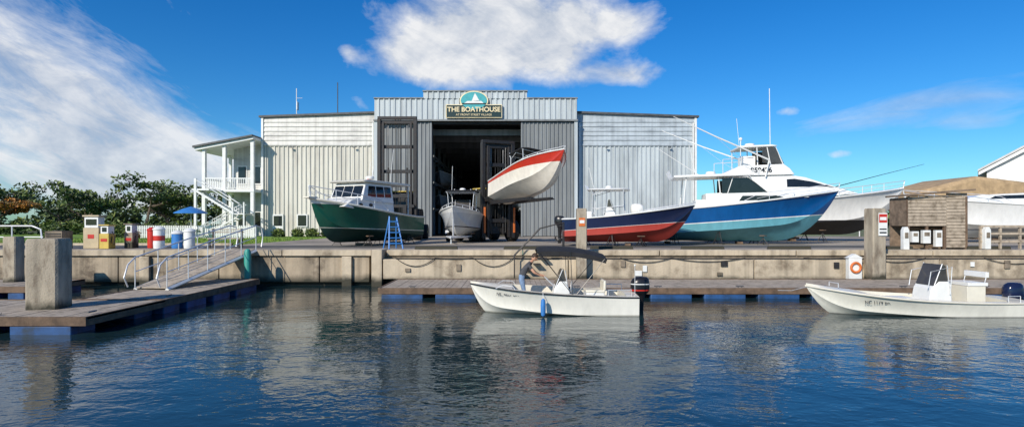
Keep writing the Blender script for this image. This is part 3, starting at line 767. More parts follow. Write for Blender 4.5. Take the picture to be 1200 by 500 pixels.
for i in range(34):
    t=i/34; m.add([gp(t,-.55,0),gp(t+.026,-.55,0),gp(t+.026,.55,0),gp(t,.55,0),gp(t,-.55,-.04),gp(t+.026,-.55,-.04),gp(t+.026,.55,-.04),gp(t,.55,-.04)],[(0,1,2,3),(7,6,5,4),(0,4,5,1),(1,5,6,2),(2,6,7,3),(3,7,4,0)],wood)
m.obj('treads',e)
m=MB()
for s_ in (-.6,.6):
    m.tube([gp(0,s_,-.08),gp(1,s_,-.08)],.07,offw,4)
    m.tube([gp(-.06,s_,.1),gp(-.09,s_,.45),gp(-.06,s_,.85),gp(0,s_,1.02),gp(.5,s_,1.05),gp(1,s_,1.02),gp(1.08,s_,.85),gp(1.1,s_,.4),gp(1.08,s_,0)],.026,alu)
    m.tube([gp(0,s_,.52),gp(1,s_,.52)],.016,alu)
    for k in range(6): m.tube([gp(k/5,s_,-.05),gp(k/5,s_,1.03)],.018,alu)
m.obj('handrails',e)
m=MB()
for y in (25.3,25.9): m.tube([(.1,y,.4),(.1,y,1.35),(1.2,y,2.5),(2.2,y,2.75),(2.2,y,1.5)],.03,darksteel)
for i in range(5): m.box((.5+i*.28,25.6,.5+i*.24),(.3,.6,.05),darksteel)
m.obj('dock_stair')
m=MB()
m.tube([(-24,27.0,1.55),(-24,27.0,2.6),(-21.7,27.0,2.6),(-21.3,27.0,2.45),(-21.2,27,1.55)],.035,alu)
m.tube([(-24,27.0,2.1),(-21.2,27.0,2.1)],.025,alu); m.tube([(-22.6,27.0,1.55),(-22.6,27.0,2.6)],.03,alu)
m.obj('quay_handrail')

# ------------------------------------------------------------------ boathouse
def corr(mb,x0,x1,y,z0,z1,mat,pitch=.42,dep=.09):
    pts=[]; x=x0
    while x<x1-.001:
        for fx,fy in ((0,0),(.58,0),(.66,-dep),(.92,-dep)):
            if x+fx*pitch<=x1: pts.append((x+fx*pitch,y+fy))
        x+=pitch
    pts.append((x1,y)); k=len(pts)
    mb.add([(a,b,z0) for a,b in pts]+[(a,b,z1) for a,b in pts],[(i,i+1,k+i+1,k+i) for i in range(k-1)],mat)
def lap(mb,x0,x1,y,z0,z1,mat,h=.4,dep=.08):
    n=max(1,round((z1-z0)/h)); h=(z1-z0)/n
    for i in range(n):
        a=z0+i*h; b=a+h
        mb.add([(x0,y-dep,a),(x1,y-dep,a),(x1,y,b),(x0,y,b),(x0,y,a),(x1,y,a)],[(0,1,2,3),(4,5,1,0)],mat)
bh=empty('boathouse_building',(0,57,G))
XL,XR=-23.85,17.55
m=MB()
m.boxr(XL,XL+.2,.3,60,0,11.2,siding); m.boxr(XR-.2,XR,.3,60,0,11.2,sidingr); m.boxr(XL,XR,59.8,60.0,0,11.2,siding)
m.obj('side_and_back_walls',bh)
m=MB()
m.prism([(XL-.25,11.3),(-3.2,12.06),(XR+.25,11.3),(XR+.25,11.48),(-3.2,12.24),(XL-.25,11.48)],30.3,roofd,yc=30.1)
m.obj('roof',bh)
m=MB()
corr(m,XL,-12.9,.1,.0,8.65,siding); lap(m,XL,-12.9,.05,8.72,11.3,lapL)
m.boxr(XL-.05,-12.9,-.05,.12,8.62,8.74,lapL); m.boxr(XL-.06,XL+.14,-.09,.2,0,11.3,offw)
m.add([(XL,.05,11.3),(-12.9,.05,11.3),(-12.9,.05,11.72)],[(0,1,2)],lapL)
m.obj('left_wing_cladding',bh)
m=MB()
corr(m,6.1,XR,.1,.0,8.65,sidingr); lap(m,6.1,XR,.05,8.72,11.3,lapR); m.boxr(6.1,XR+.05,-.05,.12,8.62,8.74,lapR); m.boxr(XR-.14,XR+.06,-.09,.2,0,11.3,offw)
m.add([(6.1,.05,11.74),(6.1,.05,11.3),(XR,.05,11.3)],[(0,1,2)],lapR)
m.obj('right_wing_cladding',bh)
m=MB()
corr(m,-12.9,6.1,-1.0,10.95,12.9,sidingr,pitch=.5); corr(m,-8.3,1.4,-1.06,12.9,13.55,sidingr,pitch=.5)
m.boxr(-12.9,6.1,-.99,-.6,10.95,12.88,sidingr); m.boxr(-8.3,1.4,-1.03,-.6,12.9,13.53,sidingr)
m.boxr(-12.95,-8.3,-1.15,-.55,12.9,13.0,doorg); m.boxr(1.4,6.15,-1.15,-.55,12.9,13.0,doorg); m.boxr(-8.36,1.46,-1.2,-.5,13.55,13.66,doorg)
m.boxr(-12.98,6.18,-1.13,-.95,10.8,10.96,doorg)
m.boxr(-12.95,-12.6,-1.0,.1,0,10.8,sidingr); m.boxr(5.85,6.15,-1.0,.1,0,10.8,sidingr)
m.boxr(-12.9,6.1,-.6,.3,10.6,10.85,darksteel)
m.obj('parapet',bh)
m=MB()
corr(m,.95,5.85,-.8,0.05,10.75,doorg,pitch=.38,dep=.09); m.boxr(.95,5.85,-.78,-.7,.05,10.75,doorg)
corr(m,-9.25,-7.65,-.8,0.05,10.75,doorg,pitch=.38,dep=.09); m.boxr(-9.25,-7.65,-.78,-.7,.05,10.75,doorg)
corr(m,-12.6,-9.3,-.3,.05,10.75,doorg,pitch=.42)
m.boxr(.85,1.0,-.9,.1,0,10.75,doorg); m.boxr(-7.7,-7.55,-.9,.1,0,10.75,doorg)
m.boxr(-12.6,-9.3,-.2,-.1,0,10.75,doorg)
m.obj('sliding_doors',bh)
m=MB()
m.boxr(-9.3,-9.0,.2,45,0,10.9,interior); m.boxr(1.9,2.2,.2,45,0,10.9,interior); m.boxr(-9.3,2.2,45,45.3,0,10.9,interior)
for i in range(9):
    y=2+i*5; m.boxr(-9,2,y,y+.3,9.9,10.5,doorg)
    for sg,xx in ((1,-8.4),(-1,1.4)):
        m.boxr(xx-.15,xx+.15,y,y+.3,0,10,doorg)
        for z in (2.6,5.2,7.8): m.boxr(xx-.6,xx+.6,y,y+.2,z,z+.2,doorg)
m.boxr(-9,2,.5,45,.0,.02,concd)
for z in (2.6,5.2,7.8):
    m.boxr(-7.8,-7.7,2,42,z,z+.15,doorg); m.boxr(.7,.8,2,42,z,z+.15,doorg)
m.obj('interior_racks',bh)
greyh=HM('stored_hull',(.3,.3,.3),(.3,.36,.42),.3)
for k,(y,z,xx) in enumerate(((14,2.8,-7.8),(14,5.4,-7.8),(24,2.8,-7.8),(15,2.8,1.0),(15,5.4,1.0),(24,5.4,1.0),(38,3.0,-3.2),(38,.6,-3.2),(38,5.6,-3.4))):
    ee=empty('stored_boat',(xx,57+y,G+z),R(-90)); H=Hull(6.5,2.3,1.0,1.5); H.build(ee,greyh,white,opens=None,n=14)
m=MB()
for x in (-20.5,-17.5):
    m.boxr(x,x+1.0,-.08,.02,.9,2.1,offw); m.boxr(x+.1,x+.9,-.10,-.08,1.0,2.0,glass)
m.boxr(-22.8,-21.8,-.1,.02,0,2.1,offw); m.boxr(-22.7,-21.9,-.12,-.1,1.0,1.95,glass)
m.boxr(-15.6,-15.0,-.3,-.0,1.0,1.9,concrete); m.boxr(-14.6,-14.2,-.25,0,1.2,1.8,offw)
for x in (-13.3,6.4,17.2): m.boxr(x,x+.12,-.18,-.04,0,10.8,offw)
for x in (-21,-15,9,15): m.box((x,-.3,8.45),(.22,.22,.1),chain)
m.obj('windows_and_fixtures',bh)
m=MB(); m.tube([(-22.0,4,11.4),(-22.0,4,15.0)],.04,offw); m.tube([(-22.0,4,14.0),(-21.4,4,14.0)],.02,offw); m.box((-21.9,4,13.2),(.1,.5,.8),offw); m.tube([(-17.8,4,11.4),(-17.8,4,15.6)],.05,chain); m.tube([(-22.4,4,11.4),(-21.9,4,12.4),(-21.5,4,11.4)],.03,offw); m.obj('roof_antennas',bh)
sg_=empty('boathouse_sign',(-3.55,55.72,0))
m=MB(); m.boxr(-2.55,2.55,-.1,.12,12.62,13.72,signg); m.boxr(-2.62,2.62,-.06,.14,12.55,12.62,gold); m.boxr(-2.62,2.62,-.06,.14,13.72,13.79,gold); m.boxr(-2.62,-2.55,-.06,.14,12.62,13.72,gold); m.boxr(2.55,2.62,-.06,.14,12.62,13.72,gold)
m.lathe([(1.33,-.08),(1.33,.1)],(0,0,14.15),gold,28,axis='Y',sc=(1,.68,1)); m.lathe([(1.22,-.11),(1.22,.05)],(0,0,14.15),tealc,28,axis='Y',sc=(1,.66,1))
m.add([(-.9,-.13,13.9),(.9,-.13,13.9),(.7,-.13,14.1),(-.6,-.13,14.1)],[(0,1,2,3)],offw); m.add([(-.2,-.13,14.1),(.5,-.13,14.15),(.1,-.13,14.85)],[(0,1,2)],offw); m.add([(-1.1,-.125,13.79),(1.1,-.125,13.79),(1.15,-.125,13.92),(-1.15,-.125,13.92)],[(0,1,2,3)],signg)
m.obj('sign_board',sg_)
text('THE BOATHOUSE',.62,(0,-.13,13.3),gold,sg_,name='sign_lettering',bold=.012); text('AT FRONT STREET VILLAGE',.27,(0,-.13,12.82),gold,sg_,name='sign_sublettering')

an=empty('office_annex',(0.6,55.5,G)); m=MB()
m.boxr(-27.6,-24.5,2.5,20,0,8.3,offw); lap(m,-27.6,-24.5,2.45,0,8.9,lapL,h=.25,dep=.03)
m.obj('walls',an)
m=MB(); m.prism([(-30.0,8.2),(-24.5,9.25),(-24.5,9.4),(-30.0,8.37)],10.4,roofd,yc=9.8); m.prism([(-29.9,7.95),(-24.5,9.0),(-24.5,9.24),(-29.9,8.19)],10.2,offw,yc=9.8); m.obj('roof',an)
m=MB()
m.boxr(-29.3,-24.5,-.2,20,4.15,4.4,offw)
for x in (-29.2,-27.3,-24.7): m.boxr(x-.15,x+.15,-.15,.18,0,8.3 if x<-28 else (8.5 if x<-26 else 8.9),offw)
for y in (5,10,15,19.5): m.boxr(-29.3,-29.05,y,y+.25,0,8.0,offw)
m.boxr(-29.3,-24.5,-.12,-.02,5.35,5.45,offw); m.boxr(-29.3,-24.5,-.12,-.02,4.5,4.56,offw)
x=-29.1
while x<-24.6: m.boxr(x,x+.06,-.1,-.05,4.5,5.4,offw); x+=.17
m.boxr(-29.3,-29.2,0.2,20,5.35,5.45,offw); y=.2
while y<19: m.boxr(-29.28,-29.22,y,y+.05,4.5,5.4,offw); y+=.2
m.obj('porch_and_balcony',an)
m=MB()
for i in range(12): m.boxr(-28.9+.32*i,-28.9+.32*i+.34,-1.5,-.4,.17*i,.17*i+.06,offw)
for i in range(12): m.boxr(-25.2-.28*i-.32,-25.2-.28*i,-2.7,-1.6,2.1+.17*i,2.16+.17*i,offw)
m.boxr(-25.3,-24.3,-2.7,-.4,2.02,2.12,offw)
for y in (-1.5,-.4): m.tube([(-28.9,y,.9),(-25.1,y,2.95)],.05,offw,4); m.prism([(-29,0),(-28.7,0),(-25,1.95),(-25,2.1)],.04,offw,yc=y)
for y in (-2.7,-1.6): m.tube([(-25.2,y,3.0),(-28.6,y,5.1)],.05,offw,4); m.prism([(-25.2,2.0),(-25.2,2.2),(-28.6,4.25),(-28.6,4.05)],.04,offw,yc=y)
for x in (-25.3,-24.3): m.boxr(x-.06,x+.06,-2.75,-2.6,0,3.1,offw)
m.boxr(-28.7,-28.5,-2.75,-2.55,0,5.2,offw); m.boxr(-28.9,-27.4,-2.7,-.2,4.15,4.3,offw)
x=-28.7
while x<-25: z=(x+28.9)*.53; m.boxr(x,x+.04,-1.52,-1.48,z+.1,z+.9,offw); x+=.2
m.obj('staircase',an)
m=MB()
for x in (-27.2,-25.8): m.boxr(x,x+.9,2.38,2.44,5.0,6.8,offw); m.boxr(x+.08,x+.82,2.36,2.38,5.1,6.7,glass); m.boxr(x,x+.9,2.38,2.44,.8,2.4,offw); m.boxr(x+.08,x+.82,2.36,2.38,.9,2.3,glass)
m.obj('windows',an)
m=MB(); x=-33.5
while x<-23: m.boxr(x,x+.09,0,.03,0,1.05,offw); x+=.15
m.boxr(-33.5,-23,.03,.07,.25,.33,offw); m.boxr(-33.5,-23,.03,.07,.8,.88,offw)
m.obj('picket_fence',loc=(1.5,50,G))

hs=empty('white_house',(46.9,59,G),R(-38)); m=MB()
m.boxr(.0,16,0,12,0,6.8,offw); lap(m,.0,16,-.02,0,6.8,offw,h=.3,dep=.03); m.prism([(.0,6.8),(16,6.8),(8,11.6)],6,offw,yc=6); m.obj('walls',hs)
m=MB(); m.prism([(-.7,6.55),(8,11.85),(16.7,6.55),(16.7,6.35),(8,11.6),(-.7,6.35)],6.6,roofl,yc=6); m.prism([(-.65,6.3),(8,11.55),(16.6,6.3),(16.6,6.0),(8,11.2),(-.65,6.0)],6.5,offw,yc=6); m.obj('roof',hs)
m=MB()
for x in (3.0,6.4,10): m.boxr(x,x+1.2,-.12,-.06,3.6,5.6,offw); m.boxr(x+.1,x+1.1,-.14,-.12,3.7,5.5,glass)
m.obj('windows',hs)
tp=empty('canvas_shelter',(33,50,G)); m=MB(); m.prism([(0,2.4),(1.4,4.0),(6,5.2),(11,4.6),(13.6,2.6)],3.5,tarp,yc=3.5)
m.obj('canvas_cover',tp,bevel=.3)
m=MB()
for x in (.1,4.5,9,13.4):
    for y in (0.1,6.9): m.tube([(x,y,0),(x,y,2.5)],.06,alu)
m.obj('posts',tp)

sh=empty('wooden_shack',(18.3,27.6,G)); m=MB()
def slats(x0,x1,y,z0,z1,mat):
    z=z0
    while z<z1-.02: m.boxr(x0,x1,y-.02+random.uniform(-.008,.008),y+.01,z,min(z+.13,z1),mat); z+=.15
slats(0,1.75,0,1.1,2.5,shackw); slats(1.8,2.75,.05,.1,2.62,shackw)
for x in (.04,.9,1.72,2.72): m.boxr(x-.05,x+.05,.02,.12,0,2.45,woodd)
m.boxr(0.0,2.7,1.3,1.36,0,2.4,shackb); m.boxr(2.72,2.78,.1,1.3,0,2.45,shackb); m.boxr(0,.05,.13,1.3,1.1,2.42,shackb)
m.prism([(-.15,2.46),(2.95,2.72),(2.95,2.8),(-.15,2.54)],.85,shackb,yc=.6)
m.obj('walls_and_roof',sh)
m=MB()
for x,z,w,h in ((.12,.35,.3,.5),(.62,.3,.35,.6),(1.2,.15,.3,.75)): m.boxr(x,x+w,-.12,.06,z,z+h,offw); m.boxr(x+.05,x+w-.05,-.13,-.12,z+h*.55,z+h*.85,concd)
m.obj('meter_boxes',sh,bevel=.01)
for i,(x,y) in enumerate(((17.6,26.75),(21.6,27.2))):
    m=MB(); m.prism([(-.13,0),(.13,0),(.13,.85),(.06,1.0),(-.06,1.0),(-.13,.85)],.11,offw); m.boxr(-.08,.08,-.13,-.11,.5,.75,concd); m.obj('power_pedestal',loc=(x,y,G+.055),bevel=.01)
m=MB()
for i in range(4): m.boxr(i*.9,i*.9+.09,0,.09,0,1.05,shackw)
for z in (.3,.65,.98): m.boxr(0,2.8,-.03,0,z,z+.1,shackw)
m.obj('wooden_railing',loc=(21.4,27.3,G+.05))

def aladder(loc,h=1.55):
    m=MB()
    for sg in (-1,1):
        m.tube([(sg*.34,-.5,0),(sg*.17,0,h)],.038,bluep,4); m.tube([(sg*.32,.5,0),(sg*.16,.03,h)],.032,bluep,4)
    for i in range(1,6):
        t=i/6; w=.33-.15*t; m.boxr(-w,w,-.5*(1-t)-.05,-.5*(1-t)+.05,h*t-.025,h*t+.025,bluep)
        m.tube([(-w+.02,.5*(1-t),h*t),(w-.02,.5*(1-t),h*t)],.012,bluep,4)
    m.boxr(-.2,.2,-.1,.14,h,h+.05,black); m.obj('step_ladder',loc=loc,rz=.5)
aladder((-5.7,28.6,G+.012),1.55)

def pump(loc,mat,name='fuel_pump',w=.75,h=1.6):
    e=empty(name,loc); m=MB(); m.boxr(-w/2,w/2,-.25,.25,0,h*.62,mat); m.boxr(-w/2+.04,w/2-.04,-.22,.22,h*.62,h*.95,offw); m.boxr(-w/2-.03,w/2+.03,-.28,.28,h*.95,h,mat); m.obj('cabinet',e,bevel=.02)
    m=MB(); m.boxr(-w/2+.12,w/2-.12,-.235,-.22,h*.7,h*.88,glass); m.boxr(-.15,.15,-.262,-.25,h*.3,h*.42,red)
    m.tube([(w/2,0,h*.7),(w/2+.18,-.1,h*.5),(w/2+.15,-.1,.2),(w/2+.02,-.1,.3),(w/2+.03,-.05,h*.5)],.02,rubber); m.obj('display_and_hose',e)
pump((-20.2,28.9,G+.012),tan); pump((-19.3,28.5,G+.012),yellow,h=1.15,w=.45); pump((-18.6,29.2,G+.012),concrete,h=1.2,w=.4)
def cyl(name,x,y,r,h,mat,band=None,lid=None):
    m=MB(); m.lathe([(r*.9,0),(r*.97,.04),(r,h*.3),(r*.98,h*.5),(r,h*.7),(r,h-.04)],(x,y,G+.012),mat,18)
    if band: m.lathe([(r+.006,h*.4),(r+.006,h*.65)],(x,y,G+.012),band,18)
    m.lathe([(r+.03,h-.05),(r+.03,h),(r*.6,h+.1),(.03,h+.12)],(x,y,G+.012),lid or mat,18); m.obj(name)
cyl('waste_bin',-16.9,28.6,.25,.95,offw,red); cyl('waste_bin',-16.2,28.9,.25,.75,bluep,lid=offw); cyl('waste_bin',-15.5,28.7,.25,.85,offw); cyl('waste_bin',-17.6,29.2,.2,.9,red)
m=MB(); m.boxr(-21.9,-21.1,28,28.7,G+.01,G+.85,concd); m.lathe([(.25,0),(.25,.03)],(-21.5,28.35,G+.86),darksteel,16)
for i in range(6): m.boxr(-21.85,-21.15,27.98,28,G+.15+i*.11,G+.2+i*.11,darksteel)
m.obj('condenser_unit')
m=MB()
for z in (.45,.75,.88): m.boxr(-.8,.8,(-.2 if z<.5 else .2),(.2 if z<.5 else .25),z,z+.05,wood)
for x in (-.7,.7): m.boxr(x-.04,x+.04,-.2,-.12,0,.45,darksteel); m.boxr(x-.04,x+.04,.17,.24,0,.95,darksteel)
m.obj('park_bench',loc=(-14.0,29.2,G+.01))
um=MB(); um.tube([(0,0,0),(0,0,2.4)],.03,offw); um.lathe([(1.35,2.05),(1.3,2.12),(.7,2.4),(.05,2.62)],(0,0,0),bluep,8); um.obj('patio_umbrella',loc=(-26.6,49.5,G))
um=MB(); um.lathe([(.05,.7),(.5,.7),(.5,.74),(.05,.76)],(0,0,0),offw,16); um.tube([(0,0,0),(0,0,.7)],.04,offw)
for a in (0,2,4):
    um.box((.85*math.cos(a),.85*math.sin(a),.42),(.4,.4,.05),offw); um.box((1.03*math.cos(a),1.03*math.sin(a),.65),(.05,.4,.45),offw,rz=a)
    for dx in(-.16,.16):
        for dy in(-.16,.16): um.tube([(.85*math.cos(a)+dx,.85*math.sin(a)+dy,0),(.85*math.cos(a)+dx,.85*math.sin(a)+dy,.42)],.02,offw)
um.obj('patio_table_set',loc=(-26.6,49.5,G))

# ------------------------------------------------------------------ vegetation
def leaves(mb,c,rad,n,size,mats,rnd):
    for i in range(n):
        while True:
            p=Vector((rnd.uniform(-1,1),rnd.uniform(-1,1),rnd.uniform(-1,1)))
            if p.length<1: break
        p*= (.6+.4*rnd.random())/max(.3,p.length)**.5
        q=Vector((c[0]+p.x*rad[0],c[1]+p.y*rad[1],c[2]+p.z*rad[2]))
        a=Vector((rnd.uniform(-1,1),rnd.uniform(-1,1),rnd.uniform(-.6,.6))).normalized(); b=a.cross(Vector((rnd.uniform(-1,1),rnd.uniform(-1,1),rnd.uniform(-1,1)))).normalized()
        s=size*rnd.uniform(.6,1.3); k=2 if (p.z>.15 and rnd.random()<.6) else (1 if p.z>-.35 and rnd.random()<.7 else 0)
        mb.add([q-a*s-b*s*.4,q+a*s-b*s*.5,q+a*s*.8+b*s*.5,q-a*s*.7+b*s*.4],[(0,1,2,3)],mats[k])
def tree(name,x,y,h,spread,seed,lean=0,flat=.5,mats=leafs,nleaf=75,size=.17):
    rnd=random.Random(seed); e=empty(name,(x,y,G)); t=MB(); f=MB(); ends=[]
    def br(p,d,l,r,lev):
        pts=[p]; q=p; dd=d.copy(); k=4
        for i in range(k):
            dd=(dd+Vector((rnd.uniform(-.3,.3)+lean*.1,rnd.uniform(-.3,.3),rnd.uniform(-.1,.12)))).normalized(); q=q+dd*(l/k); pts.append(q)
        t.tube(pts,[r*(1-.13*i) for i in range(k+1)],barkm,6)
        if lev==0: ends.append(q); ends.append(pts[2]); return
        for j in range(4):
            a=rnd.uniform(0,6.28); o=Vector((math.cos(a)+lean*.4,math.sin(a),rnd.uniform(.1,.7)*(1.1-flat))).normalized()
            s=pts[rnd.choice((2,3,4))]; br(s,(dd*.35+o).normalized(),l*rnd.uniform(.65,.95)*(spread/h*1.2 if lev==2 else 1),r*.55,lev-1)
    br(Vector((0,0,-.1)),Vector((lean*.25,0,1)),h*.40,h*.03,2)
    top=max(p.z for p in ends); sc=(h*.88)/top
    for p in ends:
        rr=rnd.uniform(.4,1.0)*spread*.17
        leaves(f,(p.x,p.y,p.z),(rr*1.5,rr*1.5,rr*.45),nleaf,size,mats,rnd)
    t.obj('trunk_and_limbs',e); f.obj('crown',e,recalc=False)
    e.scale=(1,1,sc)
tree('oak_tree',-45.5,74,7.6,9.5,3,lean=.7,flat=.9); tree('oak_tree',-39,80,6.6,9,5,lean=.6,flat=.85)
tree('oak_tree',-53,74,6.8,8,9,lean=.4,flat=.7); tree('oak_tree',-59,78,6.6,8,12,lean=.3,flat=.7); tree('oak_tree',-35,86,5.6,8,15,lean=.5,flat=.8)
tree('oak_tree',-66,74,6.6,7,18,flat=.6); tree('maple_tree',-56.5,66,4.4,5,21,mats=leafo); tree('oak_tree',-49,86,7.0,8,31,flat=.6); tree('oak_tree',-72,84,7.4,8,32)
def mass(name,pts,seed,size=.3,n=160,mats=leafs,r=(2.2,1.6,1.4)):
    rnd=random.Random(seed); f=MB()
    for x,y,z,k in pts: leaves(f,(x,y,z),(r[0]*k,r[1]*k,r[2]*k),n,size,mats,rnd)
    return f.obj(name,recalc=False)
rnd=random.Random(5)
mass('distant_trees',[(x+rnd.uniform(-1,1),96+rnd.uniform(-4,4),G+rnd.uniform(.8,4.2),rnd.uniform(.7,1.4)) for x in [-105+i*1.6 for i in range(46)]],2,size=.34,n=170)
mass('distant_trees',[(x+rnd.uniform(-1,1),100+rnd.uniform(-4,4),G+rnd.uniform(.6,2.8),rnd.uniform(.8,1.4)) for x in range(60,140,2)],4,size=.4,n=120)
mass('hedge',[(x,66+rnd.uniform(-1,1),G+rnd.uniform(.4,.9),rnd.uniform(.5,.9)) for x in [-64+i*1.5 for i in range(24)]],6,size=.17,n=260)
for i,(x,y,k) in enumerate(((-19.6,54.5,.5),(-18.2,54.2,.55),(-17.0,54.6,.45),(-15.6,54.2,.5),(-14.2,54.5,.4),(-21.2,54.2,.5),(-33,50,.75),(-35.5,52,.9),(-30.5,48,.5),(-38.5,50,.8))):
    mass('shrub',[(x,y,G+.5*k*1.4,k),(x+.5*k,y-.3,G+.35*k,k*.8)],40+i,size=.09,n=420,r=(1.3,1.0,1.0),mats=leafs if i not in(4,8) else leafo)
f=MB(); rnd=random.Random(11); gm=[M('grass_blade_a',(.12,.22,.02),.8),M('grass_blade_b',(.18,.24,.04),.8)]
for i in range(9000):
    x=rnd.uniform(-34,-15.6); y=33.3+rnd.random()**2*16; h=rnd.uniform(.05,.13); a=rnd.uniform(0,3.14); dx=math.cos(a)*.03; dy=math.sin(a)*.03
    f.add([(x-dx,y-dy,G+.003),(x+dx,y+dy,G+.003),(x+rnd.uniform(-.05,.05),y,G+h)],[(0,1,2)],gm[i%2])
f.obj('grass_blades',recalc=False)

# ------------------------------------------------------------------ world
w=bpy.data.worlds.new('World'); scene.world=w; w.use_nodes=True; nt=w.node_tree; N=nt.nodes; L=nt.links
bg=N['Background']; SUN_EL=R(30); SUN_AZ=R(180+33)
try: w.cycles.sampling_method='MANUAL'; w.cycles.sample_map_resolution=256
except Exception: pass
sky=N.new('ShaderNodeTexSky'); sky.sky_type='NISHITA'; sky.sun_disc=False; sky.sun_elevation=SUN_EL; sky.sun_rotation=SUN_AZ; sky.air_density=1.0; sky.dust_density=.3; sky.ozone_density=3
def mt(op,a,b=None,c=None,clamp=False):
    x=N.new('ShaderNodeMath'); x.operation=op; x.use_clamp=clamp
    for i,v in enumerate((a,b,c)):
        if v is None: continue
        if isinstance(v,(int,float)): x.inputs[i].default_value=v
        else: L.new(v,x.inputs[i])
    return x.outputs[0]
tc=N.new('ShaderNodeTexCoord'); sp=N.new('ShaderNodeSeparateXYZ'); L.new(tc.outputs['Generated'],sp.inputs[0])
az=mt('ARCTAN2',sp.outputs[0],sp.outputs[1]); rr=mt('SQRT',mt('ADD',mt('MULTIPLY',sp.outputs[0],sp.outputs[0]),mt('MULTIPLY',sp.outputs[1],sp.outputs[1]))); el=mt('ARCTAN2',sp.outputs[2],rr)
def rot(a0,e0,th):
    da=mt('SUBTRACT',az,a0); de=mt('SUBTRACT',el,e0); c,s=math.cos(th),math.sin(th)
    return mt('ADD',mt('MULTIPLY',da,c),mt('MULTIPLY',de,s)), mt('ADD',mt('MULTIPLY',da,-s),mt('MULTIPLY',de,c))
def gau(a0,e0,wa,we,th=0,amp=1):
    p,q_=rot(a0,e0,th); p=mt('DIVIDE',p,wa); q_=mt('DIVIDE',q_,we)
    s=mt('ADD',mt('MULTIPLY',p,p),mt('MULTIPLY',q_,q_)); return mt('MULTIPLY',mt('EXPONENT',mt('MULTIPLY',s,-1)),amp)
def noise(u,v,scale,det=8,rough=.55,dist=0,off=0):
    cb=N.new('ShaderNodeCombineXYZ'); L.new(u,cb.inputs[0]); L.new(v,cb.inputs[1]); cb.inputs[2].default_value=off
    n=N.new('ShaderNodeTexNoise'); n.inputs['Scale'].default_value=scale; n.inputs['Detail'].default_value=det; n.inputs['Roughness'].default_value=rough; n.inputs['Distortion'].default_value=dist
    L.new(cb.outputs[0],n.inputs['Vector']); return n.outputs['Fac']
def summ(l):
    s=l[0]
    for x in l[1:]: s=mt('ADD',s,x)
    return s
elp=mt('MULTIPLY',el,1.5)
n1=noise(az,elp,9,7,.6,.25,3.1)
mc=summ([gau(-.03,.34,.19,.10,0,1.0),gau(-.13,.265,.11,.05,0,.8),gau(.07,.29,.12,.07,0,.5),gau(.20,.315,.07,.03,0,.55),gau(.20,.24,.09,.022,0,.7),gau(-.25,.195,.03,.015,-.6,.4),gau(-.27,.27,.02,.012,-.6,.45),gau(.435,.168,.022,.008,0,.5),gau(.505,.102,.03,.008,0,.55),gau(.65,.155,.04,.01,0,.5)])
cum=mt('DIVIDE',mt('SUBTRACT',mt('ADD',mc,mt('MULTIPLY',n1,1.5)),1.17),.55,clamp=True)
p_,q_=rot(-.59,.155,-.49); n2=noise(mt('MULTIPLY',p_,1.0),mt('MULTIPLY',q_,3.4),6.5,7,.66,.4,1.7)
ml=summ([gau(-.60,.15,.32,.085,-.49,1.0),gau(-.74,.08,.26,.09,-.2,.75),gau(-.52,.05,.16,.06,0,.5),gau(-1.3,.3,.5,.2,0,.8)])
lef=mt('DIVIDE',mt('SUBTRACT',mt('ADD',ml,mt('MULTIPLY',n2,1.9)),1.34),.85,clamp=True)
p3,q3=rot(.6,.15,.12); n3=noise(p3,mt('MULTIPLY',q3,5),7,6,.6,.5,5.2)
mr_=summ([gau(.60,.165,.22,.03,.12,.55),gau(.65,.13,.06,.014,0,.45),gau(1.2,.3,.4,.2,0,.5)])
rig=mt('MULTIPLY',mt('DIVIDE',mt('SUBTRACT',mt('ADD',mr_,n3),.86),.5,clamp=True),.5)
zz=mt('MAXIMUM',sp.outputs[2],.05)
n4=noise(mt('DIVIDE',sp.outputs[0],zz),mt('DIVIDE',sp.outputs[1],zz),1.1,4,.6,.3,9)
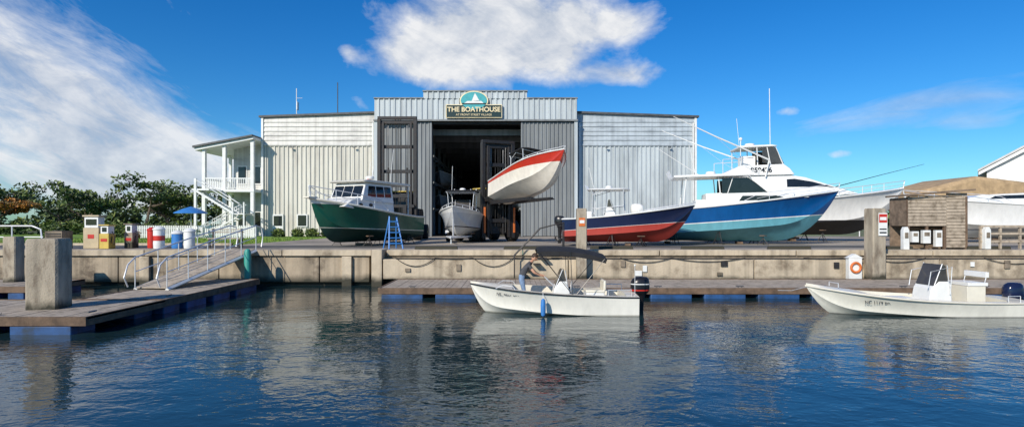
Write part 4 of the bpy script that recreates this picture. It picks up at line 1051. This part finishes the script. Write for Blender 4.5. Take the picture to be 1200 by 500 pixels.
up=mt('MULTIPLY',mt('DIVIDE',mt('SUBTRACT',n4,.54),.14,clamp=True),mt('DIVIDE',mt('SUBTRACT',el,.62),.25,clamp=True))
dens=mt('MAXIMUM',mt('MAXIMUM',cum,mt('MULTIPLY',lef,.9)),mt('MAXIMUM',rig,mt('MULTIPLY',up,.8)))
shade=mt('DIVIDE',mt('SUBTRACT',mt('ADD',n1,mt('MULTIPLY',n2,.5)),.60),.30,clamp=True)
cc=N.new('ShaderNodeMix'); cc.data_type='RGBA'; cc.inputs[6].default_value=(4.6,5.3,6.5,1); cc.inputs[7].default_value=(8.6,8.7,8.9,1); L.new(shade,cc.inputs[0])
hsv=N.new('ShaderNodeHueSaturation'); hsv.inputs['Saturation'].default_value=1.4; hsv.inputs['Value'].default_value=1.0; L.new(sky.outputs[0],hsv.inputs['Color'])
tint=N.new('ShaderNodeMix'); tint.data_type='RGBA'; tint.blend_type='MULTIPLY'; tint.inputs[0].default_value=1; tint.inputs[7].default_value=(.55,.97,1.25,1); L.new(hsv.outputs[0],tint.inputs[6])
fin=N.new('ShaderNodeMix'); fin.data_type='RGBA'; L.new(dens,fin.inputs[0]); L.new(tint.outputs[2],fin.inputs[6]); L.new(cc.outputs[2],fin.inputs[7])
L.new(fin.outputs[2],bg.inputs['Color']); bg.inputs['Strength'].default_value=.1

sd=Vector((math.sin(SUN_AZ)*math.cos(SUN_EL),math.cos(SUN_AZ)*math.cos(SUN_EL),math.sin(SUN_EL)))
sl=bpy.data.lights.new('sun','SUN'); sl.energy=4.7; sl.angle=R(.53); sl.color=(1,.92,.80)
so=bpy.data.objects.new('sun',sl); so.rotation_euler=sd.to_track_quat('Z','Y').to_euler(); so.location=sd*50; scene.collection.objects.link(so)

cam=bpy.data.cameras.new('camera'); cam.lens=21; cam.sensor_width=36; cam.shift_y=.01; cam.clip_end=6000; cam.clip_start=.1
co=bpy.data.objects.new('camera',cam); co.location=(0,0,2.7); co.rotation_euler=(R(90),0,0); scene.collection.objects.link(co); scene.camera=co
scene.view_settings.view_transform='Standard'; scene.view_settings.look='None'; scene.view_settings.exposure=0; scene.view_settings.gamma=1
